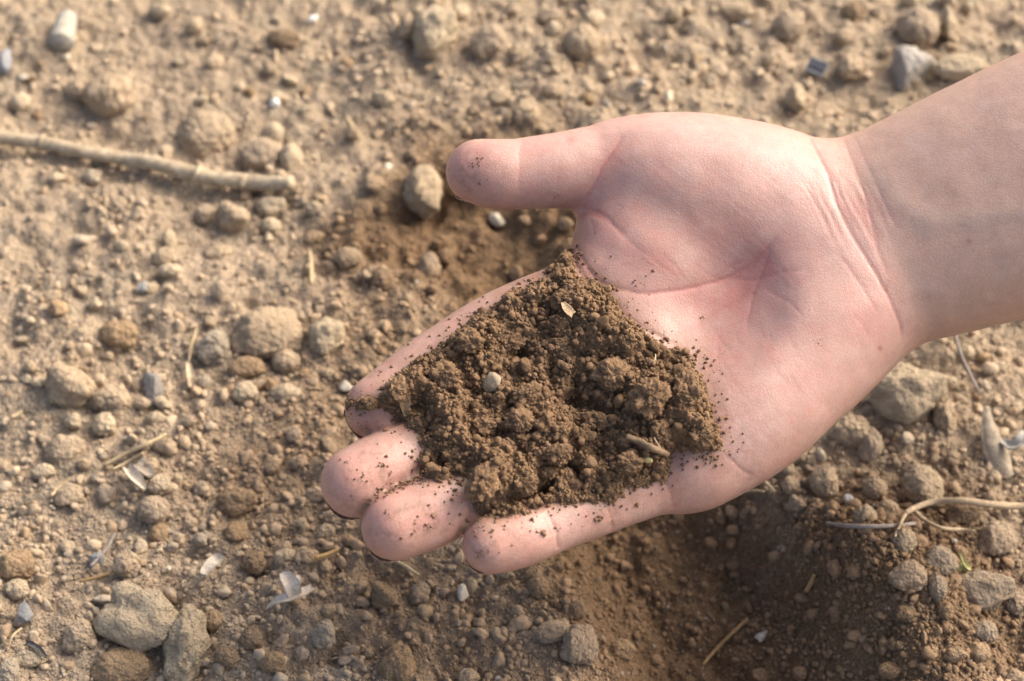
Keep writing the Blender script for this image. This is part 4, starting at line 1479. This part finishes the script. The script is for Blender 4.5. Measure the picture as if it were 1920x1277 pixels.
CLG = []
for k, (px, py, w, h, br, lab) in enumerate(HELD):
    oc = place_on_heap(px, py, w, h, CRUMBLY[k % len(CRUMBLY)], 'soil_clod', tuple(np.array(EARTH) * br), lab, 'clod', 'clods in the handful of soil', rot=rng.random() * 0.8 - 0.4)
    bpy.context.view_layer.update()
    mv = np.array([oc.data.vertices[int(q_)].co[:] for q_ in rng.integers(len(oc.data.vertices), size=int(w * h / 34))])
    mw = np.array(oc.matrix_world)
    CLG.append(mv @ mw[:3, :3].T + mw[:3, 3])
CLG = np.concatenate(CLG)
sg = (0.16 + 0.34 * rng.random(len(CLG)) ** 2) * MM
me = scatter_mesh('clod_grains', CLG, sg, np.array(EARTH)[None] * (0.85 + 0.45 * rng.random(len(CLG)))[:, None], 1, PR1, 0.9, 7, HEAP_MAT)
o = link('soil_grain', me, None, heap)
tag(o, kind='stuff')

# ------------------------------------------------------------------ specks of soil sticking to the skin
pts, szs = [], []


def speck(px, py, s):
    s = s * 1.12
    loc, nor = hand_hit(px, py)
    if loc is None:
        return
    pts.append(loc + nor * s * 0.25)
    szs.append(s)


for (cx, cy, sp, n, smax) in ((700, 890, 62, 55, .45), (780, 975, 62, 60, .45), (930, 1015, 60, 26, .35), (685, 790, 40, 22, .4), (895, 303, 14, 16, .5), (910, 345, 22, 4, .4), (868, 318, 14, 6, .3),
                              (640, 815, 22, 26, .5), (1075, 480, 14, 60, .5), (1140, 580, 26, 40, .6), (1165, 605, 18, 30, .6), (1230, 650, 26, 34, .6), (1330, 860, 16, 34, .6),
                              (1010, 985, 26, 14, .6), (1020, 1000, 5, 10, .7), (1120, 955, 30, 20, .5), (1280, 670, 20, 22, .5), (1340, 690, 30, 8, .4), (1200, 540, 45, 14, .45), (1130, 500, 40, 10, .4),
                              (1320, 590, 6, 6, .4), (1412, 549, 1, 1, .35), (1275, 860, 10, 16, .4), (1385, 830, 14, 7, .35), (1050, 385, 60, 16, .25), (1480, 640, 140, 12, .18), (1250, 420, 120, 10, .18), (870, 895, 30, 30, .45), (800, 800, 24, 20, .4)):
    subs = [(cx + rng.normal() * sp * 0.55, cy + rng.normal() * sp * 0.42) for _ in range(max(2, n // 7))]
    for _ in range(n):
        if rng.random() < 0.65:
            q_ = subs[rng.integers(len(subs))]
            speck(q_[0] + rng.normal() * 4.5, q_[1] + rng.normal() * 3.5, (0.10 + (smax - 0.10) * rng.random() ** 2.0) * MM)
            continue
        speck(cx + rng.normal() * sp * 0.6, cy + rng.normal() * sp * 0.45, (0.10 + (smax - 0.10) * rng.random() ** 2.2) * MM)
for k in range(150):
    q_ = rng.random() ** 0.7
    speck(688 + 118 * q_ + rng.normal() * 4, 944 - 58 * q_ + rng.normal() * 4, (0.12 + 0.34 * rng.random() ** 2) * MM)
edge = np.where((np.abs(sdg.ravel() + 8) < 14) & ~np.isnan(base.ravel()))[0]
for j in edge[rng.integers(len(edge), size=420)]:
    speck(pxg[j] + rng.normal() * 7, pyg[j] + rng.normal() * 7, (0.14 + 0.5 * rng.random() ** 2) * MM)
szs = np.array(szs)
me = scatter_mesh('soil_specks', np.array(pts), szs, np.array([0.27, 0.155, 0.090])[None] * (0.7 + 0.6 * rng.random(len(pts)))[:, None], 1, PR1, 0.8, 9, HEAP_MAT)
tag(link('soil_specks', me), 'specks of brown soil sticking to the fingers and palm', 'soil specks', kind='stuff')

# ------------------------------------------------------------------ fingernails (dark dirt under the free edge)
tn = NT('nail')
nz = tn.noise(900.0, 3, 0.6)
NAIL = tn.out(tn.ramp(nz, [(0.40, (0.26, 0.165, 0.12)), (0.58, (0.50, 0.34, 0.27))]), 0.35, None, 0.4)
for nm, ch in list(FING.items()) + [('thumb', thumb)]:
    a, b = hp(*ch[-2][:3]), hp(*ch[-1][:3])
    ax = (b - a) / np.linalg.norm(b - a)
    R = ch[-1][3]
    side = np.cross([0, 0, 1.0], ax)
    side /= np.linalg.norm(side)
    dors = np.cross(ax, side)
    if dors[2] > 0: dors = -dors
    V, F = [], []
    ns, na = 12, 13
    for layer in (0, 1):
        for i in range(ns):
            s_ = -6.0 + (R - (2.8 if nm == 'thumb' else 1.9) + 6.0) * i / (ns - 1)
            for j in range(na):
                ph = math.radians(-58 + 116 * j / (na - 1))
                rr_ = R * (0.97 - 0.16 * max(0, s_ / R) ** 3) + 0.25 - 0.35 * layer
                tipcut = 0.9 * (abs(j - (na - 1) / 2) / ((na - 1) / 2)) ** 2.2 * max(0, s_ / R) * 2.6
                V.append(b + ax * (s_ - tipcut) + (dors * math.cos(ph) * 0.86 + side * math.sin(ph)) * rr_)
    def vi(l, i, j): return l * ns * na + i * na + j
    for i in range(ns - 1):
        for j in range(na - 1):
            F.append([vi(0, i, j), vi(0, i, j + 1), vi(0, i + 1, j + 1), vi(0, i + 1, j)])
            F.append([vi(1, i, j), vi(1, i + 1, j), vi(1, i + 1, j + 1), vi(1, i, j + 1)])
    for i in range(ns - 1):
        for j in (0, na - 1):
            F.append([vi(0, i, j), vi(0, i + 1, j), vi(1, i + 1, j), vi(1, i, j)])
    for j in range(na - 1):
        for i in (0, ns - 1):
            F.append([vi(0, i, j), vi(1, i, j), vi(1, i, j + 1), vi(0, i, j + 1)])
    link('fingernail', mesh_np('fingernail', to_world(np.array(V)), np.array(F)), NAIL, person)

# ------------------------------------------------------------------ twigs, roots, straw, leaves, stones
def wood_mat(name, c1, c2, scale=500):
    t = NT(name)
    n = t.noise(scale, 5, 0.65)
    n2 = t.noise(scale * 4, 4, 0.6)
    c = t.ramp(n, [(0.3, c1), (0.7, c2)])
    c = t.mix(c, t.ramp(n2, [(0.3, (0.72, 0.70, 0.68)), (0.6, (1, 1, 1))]), 0.8, 'MULTIPLY')
    return t.out(c, 0.95, t.bump(n2, 0.00035), 0.08)


def tube_mesh(name, pts, radii, sides=12, seed=0, rough=0.08, per=10):
    """round stick along a smooth curve; pts world (n,3)"""
    P = np.array(pts, float)
    Q = np.vstack([2 * P[0] - P[1], P, 2 * P[-1] - P[-2]])
    R = np.array(radii, float)
    C, RR = [], []
    for i in range(1, len(Q) - 2):
        for j in range(per):
            t_ = j / per
            p0, p1, p2, p3 = Q[i - 1:i + 3]
            C.append(0.5 * ((2 * p1) + (p2 - p0) * t_ + (2 * p0 - 5 * p1 + 4 * p2 - p3) * t_ * t_ + (3 * p1 - p0 - 3 * p2 + p3) * t_ ** 3))
            RR.append(R[i - 1] + (R[i] - R[i - 1]) * t_)
    C.append(P[-1])
    RR.append(R[-1])
    C, RR = np.array(C), np.array(RR)
    tg = np.gradient(C, axis=0)
    tg /= np.linalg.norm(tg, axis=1)[:, None]
    up = np.array([0, 0, 1.0])
    s = np.cross(tg, up)
    s /= np.linalg.norm(s, axis=1)[:, None] + 1e-9
    n = np.cross(s, tg)
    V = []
    for k in range(len(C)):
        for a in range(sides):
            an = 2 * math.pi * a / sides
            V.append(C[k] + (s[k] * math.cos(an) + n[k] * math.sin(an)) * RR[k])
    V = np.array(V)
    rad = np.repeat(RR, sides)[:, None]
    ctr = np.repeat(C, sides, 0)
    V = ctr + (V - ctr) * (1 + rough * fbm(V / (RR.mean() * 1.6), 3, seed=seed) + rough * 0.5 * fbm(V / (RR.mean() * 0.5), 2, seed=seed + 1))[:, None]
    F = []
    for k in range(len(C) - 1):
        for a in range(sides):
            b_ = (a + 1) % sides
            F.append([k * sides + a, k * sides + b_, (k + 1) * sides + b_, (k + 1) * sides + a])
    m = len(V)
    V = np.vstack([V, C[0] - tg[0] * RR[0] * 0.3, C[-1] + tg[-1] * RR[-1] * 0.3])
    T3 = [[m, (a + 1) % sides, a] for a in range(sides)] + [[m + 1, (len(C) - 1) * sides + a, (len(C) - 1) * sides + (a + 1) % sides] for a in range(sides)]
    return mesh_np(name, V, [np.array(F), np.array(T3)])


def on_ground(px, py, lift):
    p = ray_ground(px, py, lift)
    p[2] += lift
    return p


def gpath(pix, lift, r):
    return [on_ground(x, y, (lift if not hasattr(lift, '__len__') else lift[k])) for k, (x, y) in enumerate(pix)]


WOOD = wood_mat('weathered_twig', (0.29, 0.225, 0.145), (0.55, 0.455, 0.315), 260)
rt = 14.5 * KPX * 0.73
tw = [(-60, 248), (0, 258), (72, 266), (76, 267), (165, 286), (230, 298), (290, 307), (362, 326), (372, 329), (420, 337), (480, 343), (548, 344)]
tr = [1.0, 1.0, 1.0, 1.0, .95, .95, 1.05, 1.05, .98, 1.05, 1.12, .98]
twig = link('twig', tube_mesh('twig', gpath(tw, .0048, rt), [rt * q_ for q_ in tr], 18, 3, 0.17), WOOD)
tag(twig, 'long pale dry twig lying across the soil at left', 'twig')
for (x, y) in ((74, 266), (368, 327), (455, 341)):
    p = on_ground(x, y, .0048)
    p2 = on_ground(x + 9, y + 2.2, .0048)
    link('twig_node', tube_mesh('twig_node', [p, (p + p2) / 2, p2], [rt * 1.02, rt * 1.24, rt * 1.04], 14, int(x), 0.14, 6), WOOD, twig)

ROOTM = wood_mat('dry_root', (0.36, 0.27, 0.17), (0.56, 0.45, 0.30))
root = link('dry_root', tube_mesh('dry_root', gpath([(1990, 952), (1920, 950), (1860, 946), (1800, 939), (1752, 941), (1716, 952), (1698, 962)], [.006, .006, .007, .009, .008, .006, .005], 0), [.0013, .0012, .0011, .0011, .0010, .0009, .0008], 10, 5, 0.12), ROOTM)
tag(root, 'pale forked dry root across the clods at right', 'root')
link('rootlet', tube_mesh('rootlet', gpath([(1700, 960), (1692, 975), (1684, 992), (1678, 1006)], [.005, .005, .005, .0045], 0), [.0007, .0005, .0004, .0003], 8, 6, 0.1), ROOTM, root)
link('rootlet', tube_mesh('rootlet', gpath([(1712, 956), (1735, 976), (1765, 990), (1800, 993), (1828, 996)], [.005, .0045, .004, .004, .004], 0), [.0008, .0007, .0006, .0006, .0004], 8, 7, 0.1), ROOTM, root)
GREYW = wood_mat('grey_stick', (0.25, 0.21, 0.18), (0.38, 0.33, 0.28))
tag(link('stick', tube_mesh('stick', gpath([(1550, 981), (1590, 986), (1640, 987), (1690, 985), (1735, 978)], .0022, 0), [.0005, .0007, .0007, .0007, .0005], 8, 8, 0.1), GREYW), 'thin grey stick just above the loose soil mound at right', 'stick')
STRAW = wood_mat('straw', (0.42, 0.32, 0.18), (0.57, 0.46, 0.28), 700)
BROWNW = wood_mat('brown_stalk', (0.34, 0.22, 0.10), (0.48, 0.32, 0.15), 700)
for (pix, r, lift, m, lab) in (
    ([(1424, 893), (1438, 907), (1452, 921)], .00055, .003, STRAW, 'bright straw piece slanting beside the heel of the hand'),
    ([(1398, 921), (1418, 920), (1434, 922)], .00045, .003, STRAW, 'short level straw piece below the edge of the hand'),
    ([(1334, 952), (1342, 938), (1349, 928)], .0004, .003, STRAW, 'tiny steep straw piece nearest the edge of the hand'),
    ([(1402, 1160), (1372, 1188), (1345, 1215), (1318, 1246)], .0006, .002, BROWNW, 'orange brown stalk slanting in the scooped hollow at the bottom'),
    ([(196, 872), (235, 852), (275, 833), (312, 814)], .0007, .002, STRAW, 'long dry stem lying in the soil at lower left'),
    ([(212, 880), (240, 866), (268, 850)], .0005, .0025, STRAW, 'short dry stem beside the long one at lower left'),
    ([(580, 472), (583, 500), (584, 532)], .0008, .003, STRAW, 'short pale stalk standing out in the soil left of the hand'),
    ([(652, 222), (662, 240), (672, 258)], .0009, .003, STRAW, 'short pale stalk in the blurred soil left of the thumb'),
    ([(368, 618), (358, 650), (354, 676)], .0005, .003, STRAW, 'thin bent stalk above the pale husk'),
    ([(1512, 1108), (1522, 1090), (1526, 1078)], .0008, .003, BROWNW, 'orange chip of stalk on the loose soil mound'),
    ([(1788, 612), (1800, 660), (1818, 700), (1838, 740)], .0006, .005, GREYW, 'thin grey stalk rising between clods under the forearm'),
    ([(96, 930), (112, 912), (132, 896)], .0005, .003, STRAW, 'small straw sliver near the left edge'),
    ([(40, 1178), (24, 1192), (16, 1212)], .0004, .003, STRAW, 'curved straw sliver by the blue grey stone at lower left'),
    ([(590, 1046), (612, 1040), (634, 1030)], .0007, .003, BROWNW, 'brown stalk below the middle fingertip'),
    ([(735, 1048), (760, 1062), (785, 1078)], .0006, .003, STRAW, 'pale stalk below the ring fingertip'),
    ([(150, 1090), (190, 1080), (225, 1066)], .0005, .003, BROWNW, 'thin brown stalk above the biggest grey clod'),
    ([(22, 782), (32, 777), (42, 770)], .0005, .003, STRAW, 'tiny straw piece left of the dented clod at the left edge'),
    ([(170, 1062), (200, 1028), (215, 1000)], .0006, .003, GREYW, 'grey green stem slanting in the gravel at lower left'),
):
    tag(link('stalk', tube_mesh('stalk', gpath(pix, lift, r), [r * 0.9] + [r] * (len(pix) - 2) + [r * 0.7], 8, len(lab), 0.1), m), lab, 'stalk', 'bits of straw and stalk')


def sheet_mesh(name, pix, widths, lift, curl=0.3, thick=0.0007, seed=0, crossn=9, frame='ground', tiltz=0.0):
    """thin curved flake along a spine of pixels; widths in mm"""
    P = [on_ground(x, y, (lift[k] if hasattr(lift, '__len__') else lift)) if frame == 'ground' else heap_at(x, y) + HN * (lift[k] if hasattr(lift, '__len__') else lift) for k, (x, y) in enumerate(pix)]
    P = np.array(P)
    Q = np.vstack([2 * P[0] - P[1], P, 2 * P[-1] - P[-2]])
    C, W = [], []
    for i in range(1, len(Q) - 2):
        for j in range(8):
            t_ = j / 8
            p0, p1, p2, p3 = Q[i - 1:i + 3]
            C.append(0.5 * ((2 * p1) + (p2 - p0) * t_ + (2 * p0 - 5 * p1 + 4 * p2 - p3) * t_ * t_ + (3 * p1 - p0 - 3 * p2 + p3) * t_ ** 3))
            W.append(widths[i - 1] + (widths[i] - widths[i - 1]) * t_)
    C.append(P[-1])
    W.append(widths[-1])
    C, W = np.array(C), np.array(W) * 0.001
    tg = np.gradient(C, axis=0)
    tg /= np.linalg.norm(tg, axis=1)[:, None]
    up = np.array([0, 0, 1.0]) if frame == 'ground' else HN
    s = np.cross(tg, up)
    s /= np.linalg.norm(s, axis=1)[:, None]
    s = s * math.cos(tiltz) + up * math.sin(tiltz)
    n = np.cross(s, tg)
    n /= np.linalg.norm(n, axis=1)[:, None]
    V = []
    for layer in (0, 1):
        for k in range(len(C)):
            for a in range(crossn):
                q_ = 2 * a / (crossn - 1) - 1
                V.append(C[k] + s[k] * q_ * W[k] + n[k] * (curl * W[k] * q_ * q_ - layer * thick))
    V = np.array(V)
    wv = fbm(V / 0.003, 3, seed=seed)
    half = len(V) // 2
    dz = np.concatenate([wv[:half], wv[:half]])
    V = V + np.array([0, 0, 1.0]) * (dz * 0.0006)[:, None]
    nk = len(C)
    F = []
    for k in range(nk - 1):
        for a in range(crossn - 1):
            i0 = k * crossn + a
            F.append([i0, i0 + 1, i0 + crossn + 1, i0 + crossn])
            j0 = half + i0
            F.append([j0, j0 + crossn, j0 + crossn + 1, j0 + 1])
        for a in (0, crossn - 1):
            i0 = k * crossn + a
            F.append([i0, i0 + crossn, half + i0 + crossn, half + i0])
    for k in (0, nk - 1):
        for a in range(crossn - 1):
            i0 = k * crossn + a
            F.append([i0, half + i0, half + i0 + 1, i0 + 1])
    return mesh_np(name, V, np.array(F))


LEAFM = wood_mat('dried_leaf', (0.60, 0.50, 0.37), (0.78, 0.68, 0.54), 700)
leaf = link('dried_leaf', sheet_mesh('dried_leaf', [(500, 1138), (520, 1126), (545, 1118), (570, 1110), (586, 1100)], [0.4, 1.3, 1.7, 1.5, 0.9], [.005, .007, .0075, .0075, .0075], 0.5, seed=3), LEAFM)
tag(leaf, 'pale dried forked leaf standing up from the soil at bottom left', 'leaf')
link('leaf_lobe', sheet_mesh('leaf_lobe', [(552, 1116), (546, 1098), (536, 1082), (528, 1074)], [2.2, 2.6, 2.1, 0.6], [.007, .0085, .0095, .010], 0.4, seed=4), LEAFM, leaf)
link('leaf_lobe', sheet_mesh('leaf_lobe', [(548, 1104), (556, 1090), (560, 1078)], [1.7, 1.5, 0.5], [.008, .0095, .010], 0.4, seed=6), LEAFM, leaf)
WHITEM = wood_mat('pale_flake', (0.52, 0.44, 0.33), (0.70, 0.61, 0.48), 700)
tag(link('flake', sheet_mesh('flake', [(381, 1078), (388, 1066), (398, 1056), (408, 1048), (398, 1040)], [1.1, 1.6, 1.9, 1.7, 0.7], .006, 0.5, seed=5, thick=.0007), WHITEM), 'whitish crooked flake left of the dried forked leaf', 'flake')
tag(link('flake', sheet_mesh('flake', [(238, 878), (250, 892), (262, 905), (272, 917)], [1.2, 1.9, 1.6, 0.7], [.004, .005, .005, .004], 0.9, seed=7, thick=.0006), WHITEM), 'curled whitish flake of shell in the soil at lower left', 'flake')
GREYM = wood_mat('grey_flake', (0.30, 0.25, 0.19), (0.44, 0.38, 0.295), 900)
tag(link('flake', sheet_mesh('flake', [(258, 868), (272, 878), (284, 892)], [1.8, 2.2, 1.4], [.004, .005, .005], 0.3, seed=8, thick=.0006), GREYM), 'grey flake leaning on the curled whitish flake at lower left', 'flake')
BLACKM = wood_mat('dark_flake', (0.07, 0.065, 0.06), (0.14, 0.13, 0.12), 600)
tag(link('flake', sheet_mesh('flake', [(48, 1206), (60, 1210), (74, 1218), (86, 1232)], [0.7, 0.9, 0.8, 0.4], [.003, .004, .004, .003], 0.7, seed=9, thick=.0006), BLACKM), 'black curved flake in the lower left corner', 'flake')
HUSKM = wood_mat('husk', (0.55, 0.40, 0.24), (0.68, 0.54, 0.37), 700)
tag(link('husk', sheet_mesh('husk', [(352, 678), (357, 700), (360, 724)], [0.5, 1.2, 1.0], .003, 0.6, seed=10, thick=.0005), HUSKM), 'pale orange husk lying left of the grey clod group', 'husk')
GREENM = wood_mat('green_blade', (0.34, 0.33, 0.13), (0.50, 0.47, 0.22), 600)
lf = link('leaf_blade', sheet_mesh('leaf_blade', [(1800, 1038), (1806, 1052), (1814, 1064), (1820, 1070)], [0.2, 0.7, 0.8, 0.5], [.009, .0075, .006, .005], 0.6, seed=11), GREENM)
tag(lf, 'yellow green leaf blade poking up behind the widest grey clod', 'leaf')
link('blade', sheet_mesh('blade', [(1796, 1068), (1804, 1062), (1816, 1070)], [0.6, 1.3, 0.6], [.004, .006, .005], 0.4, seed=12), GREENM, lf)
shl = link('shell_fragment', sheet_mesh('shell_fragment', [(1850, 762), (1856, 800), (1868, 838), (1884, 870), (1900, 890)], [0.9, 2.6, 3.9, 4.0, 2.0], [.007, .006, .0045, .003, .002], -0.5, seed=13, thick=.0009), wood_mat('grey_shell', (0.29, 0.24, 0.175), (0.42, 0.36, 0.27), 350))
tag(shl, 'bent whitish grey shell fragment near the right edge', 'shell')
link('shell_rim', sheet_mesh('shell_rim', [(1878, 826), (1894, 836), (1910, 828), (1924, 808)], [1.0, 1.9, 1.9, 1.2], [.006, .006, .007, .008], 0.5, seed=14, thick=.0008), wood_mat('white_shell', (0.44, 0.41, 0.35), (0.56, 0.53, 0.46), 350), shl)

# stones
WSTONE = NT('white_stone')
WSTONE = WSTONE.out(WSTONE.ramp(WSTONE.noise(500.0, 4), [(0.3, (0.44, 0.41, 0.35)), (0.7, (0.62, 0.60, 0.54))]), 0.6, None, 0.3)


CREAM = NT('cream_stone')
CREAM = CREAM.out(CREAM.ramp(CREAM.noise(500.0, 4), [(0.3, (0.42, 0.36, 0.26)), (0.7, (0.58, 0.51, 0.39))]), 0.8, None, 0.15)


def stone(px, py, w, h, mat, label, name='pebble', cat='pebble', group=None, k=0, level=4, sink=.15, facet=.5, tall=None, rot=0.0):
    v_, f_ = lump(level, 800 + k, 0.34, facet, 0.0, 0.05)
    me_ = mesh_np(name, norm_lump(v_), f_)
    me_.materials.append(mat)
    return place_clod(px, py, w, h, (1, 1, 1), label, group, sink, cat=cat, name=name, mesh=me_, tall=tall, rot=rot)


for k, (px, py, w, h, lab) in enumerate((
    (515, 193, 28, 28, 'brightest white pebble in the dry soil above the twig'),
    (586, 37, 24, 20, 'white pebble near the top edge at left'),
    (1393, 40, 24, 18, 'white pebble near the top edge right of centre'),
    (1594, 940, 27, 28, 'white pebble under the hand among brown clods'),
    (648, 725, 28, 24, 'pale yellowish pebble just left of the index fingertip'),
    (124, 107, 16, 14, 'tiny white pebble below the pale concrete piece'),
    (44, 148, 16, 22, 'tiny white pebble at the upper left edge'),
    (316, 1066, 11, 12, 'tiny white pebble in the gravel above the biggest grey clod'),
    (727, 312, 20, 18, 'pale pebble in the blurred soil left of the thumb'),
    (1253, 183, 16, 26, 'pale yellowish pebble just above the base of the thumb'),
    (1138, 195, 14, 22, 'small whitish pebble above the thumb'),
    (932, 411, 34, 28, 'cream pebble under the thumb'),
    (868, 1112, 22, 34, 'whitish pebble below the little fingertip'),
    (872, 1272, 40, 24, 'whitish pebble at the bottom edge under the fingers'),
)):
    stone(px, py, w, h, WSTONE if k in (0, 1, 2, 3) else CREAM, lab, 'white_pebble', 'pebble', 'white and pale pebbles', k, 4, .2, .9, rot=k * 1.3)
SLATE = earth_mat('slate', 'object', 900.0, 0.0004, 0.25, 0.7, 0.3)


def slab(px, py, w, h, color, label, k, name, cat, sink=.15, tall=None, facet=.8, rot=0.0):
    o = stone(px, py, w, h, SLATE, label, name, cat, None, 40 + k, 5, sink, facet, tall, rot)
    o.color = (*color, 1)
    return o


s_ = slab(288, 730, 42, 66, (0.20, 0.18, 0.155), 'dark grey slate chip standing right of the smooth tan clod', 1, 'slate_chip', 'stone', .3, 0.6)
s_.rotation_euler = (0.3, 0.35, 0.2)
slab(1708, 126, 82, 88, (0.33, 0.30, 0.255), 'grey wedge-shaped stone below the large round clod at upper right', 3, 'grey_stone', 'stone', .2, 0.9, 0.9, .5)
slab(48, 1150, 28, 38, (0.25, 0.25, 0.235), 'blue grey stone near the lower left corner', 4, 'grey_stone', 'stone')
slab(180, 1048, 30, 26, (0.27, 0.265, 0.245), 'small blue grey stone in the gravel at lower left', 5, 'grey_stone', 'stone')
slab(268, 540, 24, 26, (0.36, 0.36, 0.34), 'pale blue grey pebble in the dry soil left of the hand', 6, 'grey_stone', 'stone')
slab(8, 115, 36, 44, (0.30, 0.30, 0.30), 'grey stone at the upper left edge below the twig height', 7, 'grey_stone', 'stone')
bpy.data.objects['grey_stone'].rotation_euler = (0.4, 0.2, 0.5)

# pale concrete or plastic stub, upper left
t = NT('pale_grey_stub')
STUB = t.out(t.ramp(t.noise(400.0, 5), [(0.3, (0.27, 0.245, 0.195)), (0.7, (0.42, 0.39, 0.32))]), 0.8, t.bump(t.noise(1500.0, 4), 0.0004), 0.2)
a_ = on_ground(114, 84, .0035)
b_ = on_ground(127, 30, .0050)
a_, b_ = np.array(a_), np.array(b_)
ST = a_ + (b_ - a_) * np.array([0, .06, .07, .5, .9, .96, 1])[:, None]
tag(link('broken_stub', tube_mesh('broken_stub', list(ST), [.0037, .0045, .0048, .0044, .0039, .0037, .0030], 20, 71, 0.05, 4), STUB), 'pale grey broken stub lying at upper left', 'stub')

# dark plastic chip, upper right: thin bevelled plate with a paler raised rim
def bevel_box(name, size, mat, bev=0.2):
    import bmesh
    bm = bmesh.new()
    bmesh.ops.create_cube(bm, size=1)
    for v_ in bm.verts:
        v_.co = Vector((v_.co.x * size[0], v_.co.y * size[1], v_.co.z * size[2]))
    bmesh.ops.bevel(bm, geom=bm.edges[:], offset=min(size) * bev, segments=2, affect='EDGES', profile=0.6)
    me_ = bpy.data.meshes.new(name)
    bm.to_mesh(me_)
    bm.free()
    me_.materials.append(mat)
    return me_


t = NT('dark_plastic')
PLAS = t.out(t.ramp(t.noise(600.0, 3), [(0.3, (0.025, 0.03, 0.042)), (0.7, (0.06, 0.065, 0.075))]), 0.5, None, 0.4)
t = NT('grey_plastic')
PLAS2 = t.out(t.ramp(t.noise(600.0, 3), [(0.3, (0.16, 0.165, 0.165)), (0.7, (0.25, 0.25, 0.24))]), 0.6, None, 0.3)
p = on_ground(1532, 126, .003)
chip = link('plastic_chip', bevel_box('plastic_chip', (.0072, .0062, .0014), PLAS2))
chip.location = p
chip.rotation_euler = (0.35, 0.12, -0.45)
tag(chip, 'dark blue grey plastic chip lying in the soil at upper right', 'chip')
ins_ = link('chip_panel', bevel_box('chip_panel', (.0064, .0036, .0010), PLAS), None, chip)
ins_.location = (0, .0005, .0009)

# things in the handful
v_, f_ = lump(4, 905, 0.25, 0.6, 0, 0.04)
me_ = mesh_np('pale_pebble', norm_lump(v_), f_)
me_.materials.append(SLATE)
place_on_heap(922, 717, 34, 36, me_, 'pale_pebble', (0.30, 0.235, 0.155), 'pale pebble in the left half of the handful of soil', 'pebble', sink=.2)
tag(link('wood_chip', sheet_mesh('wood_chip', [(738, 712), (748, 735), (757, 762), (761, 783)], [1.0, 1.7, 1.5, 0.3], .0020, 0.3, seed=20, frame='heap', thick=.0006), wood_mat('wood_chip', (0.19, 0.125, 0.07), (0.33, 0.235, 0.14), 800)), 'pointed brown wood chip on the soil at the index fingertip', 'wood chip')
tag(link('flake', sheet_mesh('flake', [(1054, 578), (1064, 588), (1074, 600)], [0.5, 1.2, 1.1], .004, 0.3, seed=21, frame='heap', thick=.0005), wood_mat('dull_flake', (0.36, 0.25, 0.15), (0.50, 0.37, 0.24), 700)), 'pale flake near the top of the handful of soil', 'flake')


def heap_path(pix, lift):
    return [heap_at(x, y) + HN * lift for x, y in pix]


tag(link('twig', tube_mesh('held_twig', heap_path([(1172, 828), (1195, 838), (1220, 850), (1250, 862)], .0035), [.0009, .0010, .0010, .0008], 10, 81, 0.15), wood_mat('soil_twig', (0.20, 0.135, 0.08), (0.32, 0.23, 0.145), 900)), 'short brown twig at the lower right of the handful of soil', 'twig')
v_, f_ = lump(3, 915, 0.3, 0.4, 0, 0.04)
me_ = mesh_np('seed_husk', norm_lump(v_), f_)
me_.materials.append(SLATE)
place_on_heap(1214, 862, 20, 13, me_, 'seed_husk', (0.55, 0.47, 0.20), 'tiny yellow seed husk below the short twig in the handful', 'seed', sink=.0)
tag(link('hair_root', tube_mesh('hair_root', heap_path([(1226, 832), (1230, 842), (1237, 852)], .0045), [.00016, .00018, .00015], 6, 83, 0.05), STRAW), 'fine white rootlet standing beside the short twig in the handful', 'root')
tag(link('hair_root', tube_mesh('hair_root_b', heap_path([(1215, 695), (1224, 690), (1228, 682), (1225, 678)], .0048), [.0002, .00022, .0002, .00015], 6, 84, 0.05), STRAW), 'fine curled rootlet on the big clod at the right of the heap', 'root')

print('TRIS', sum(sum(len(p.vertices) - 2 for p in m.polygons) for m in bpy.data.meshes if m.users))
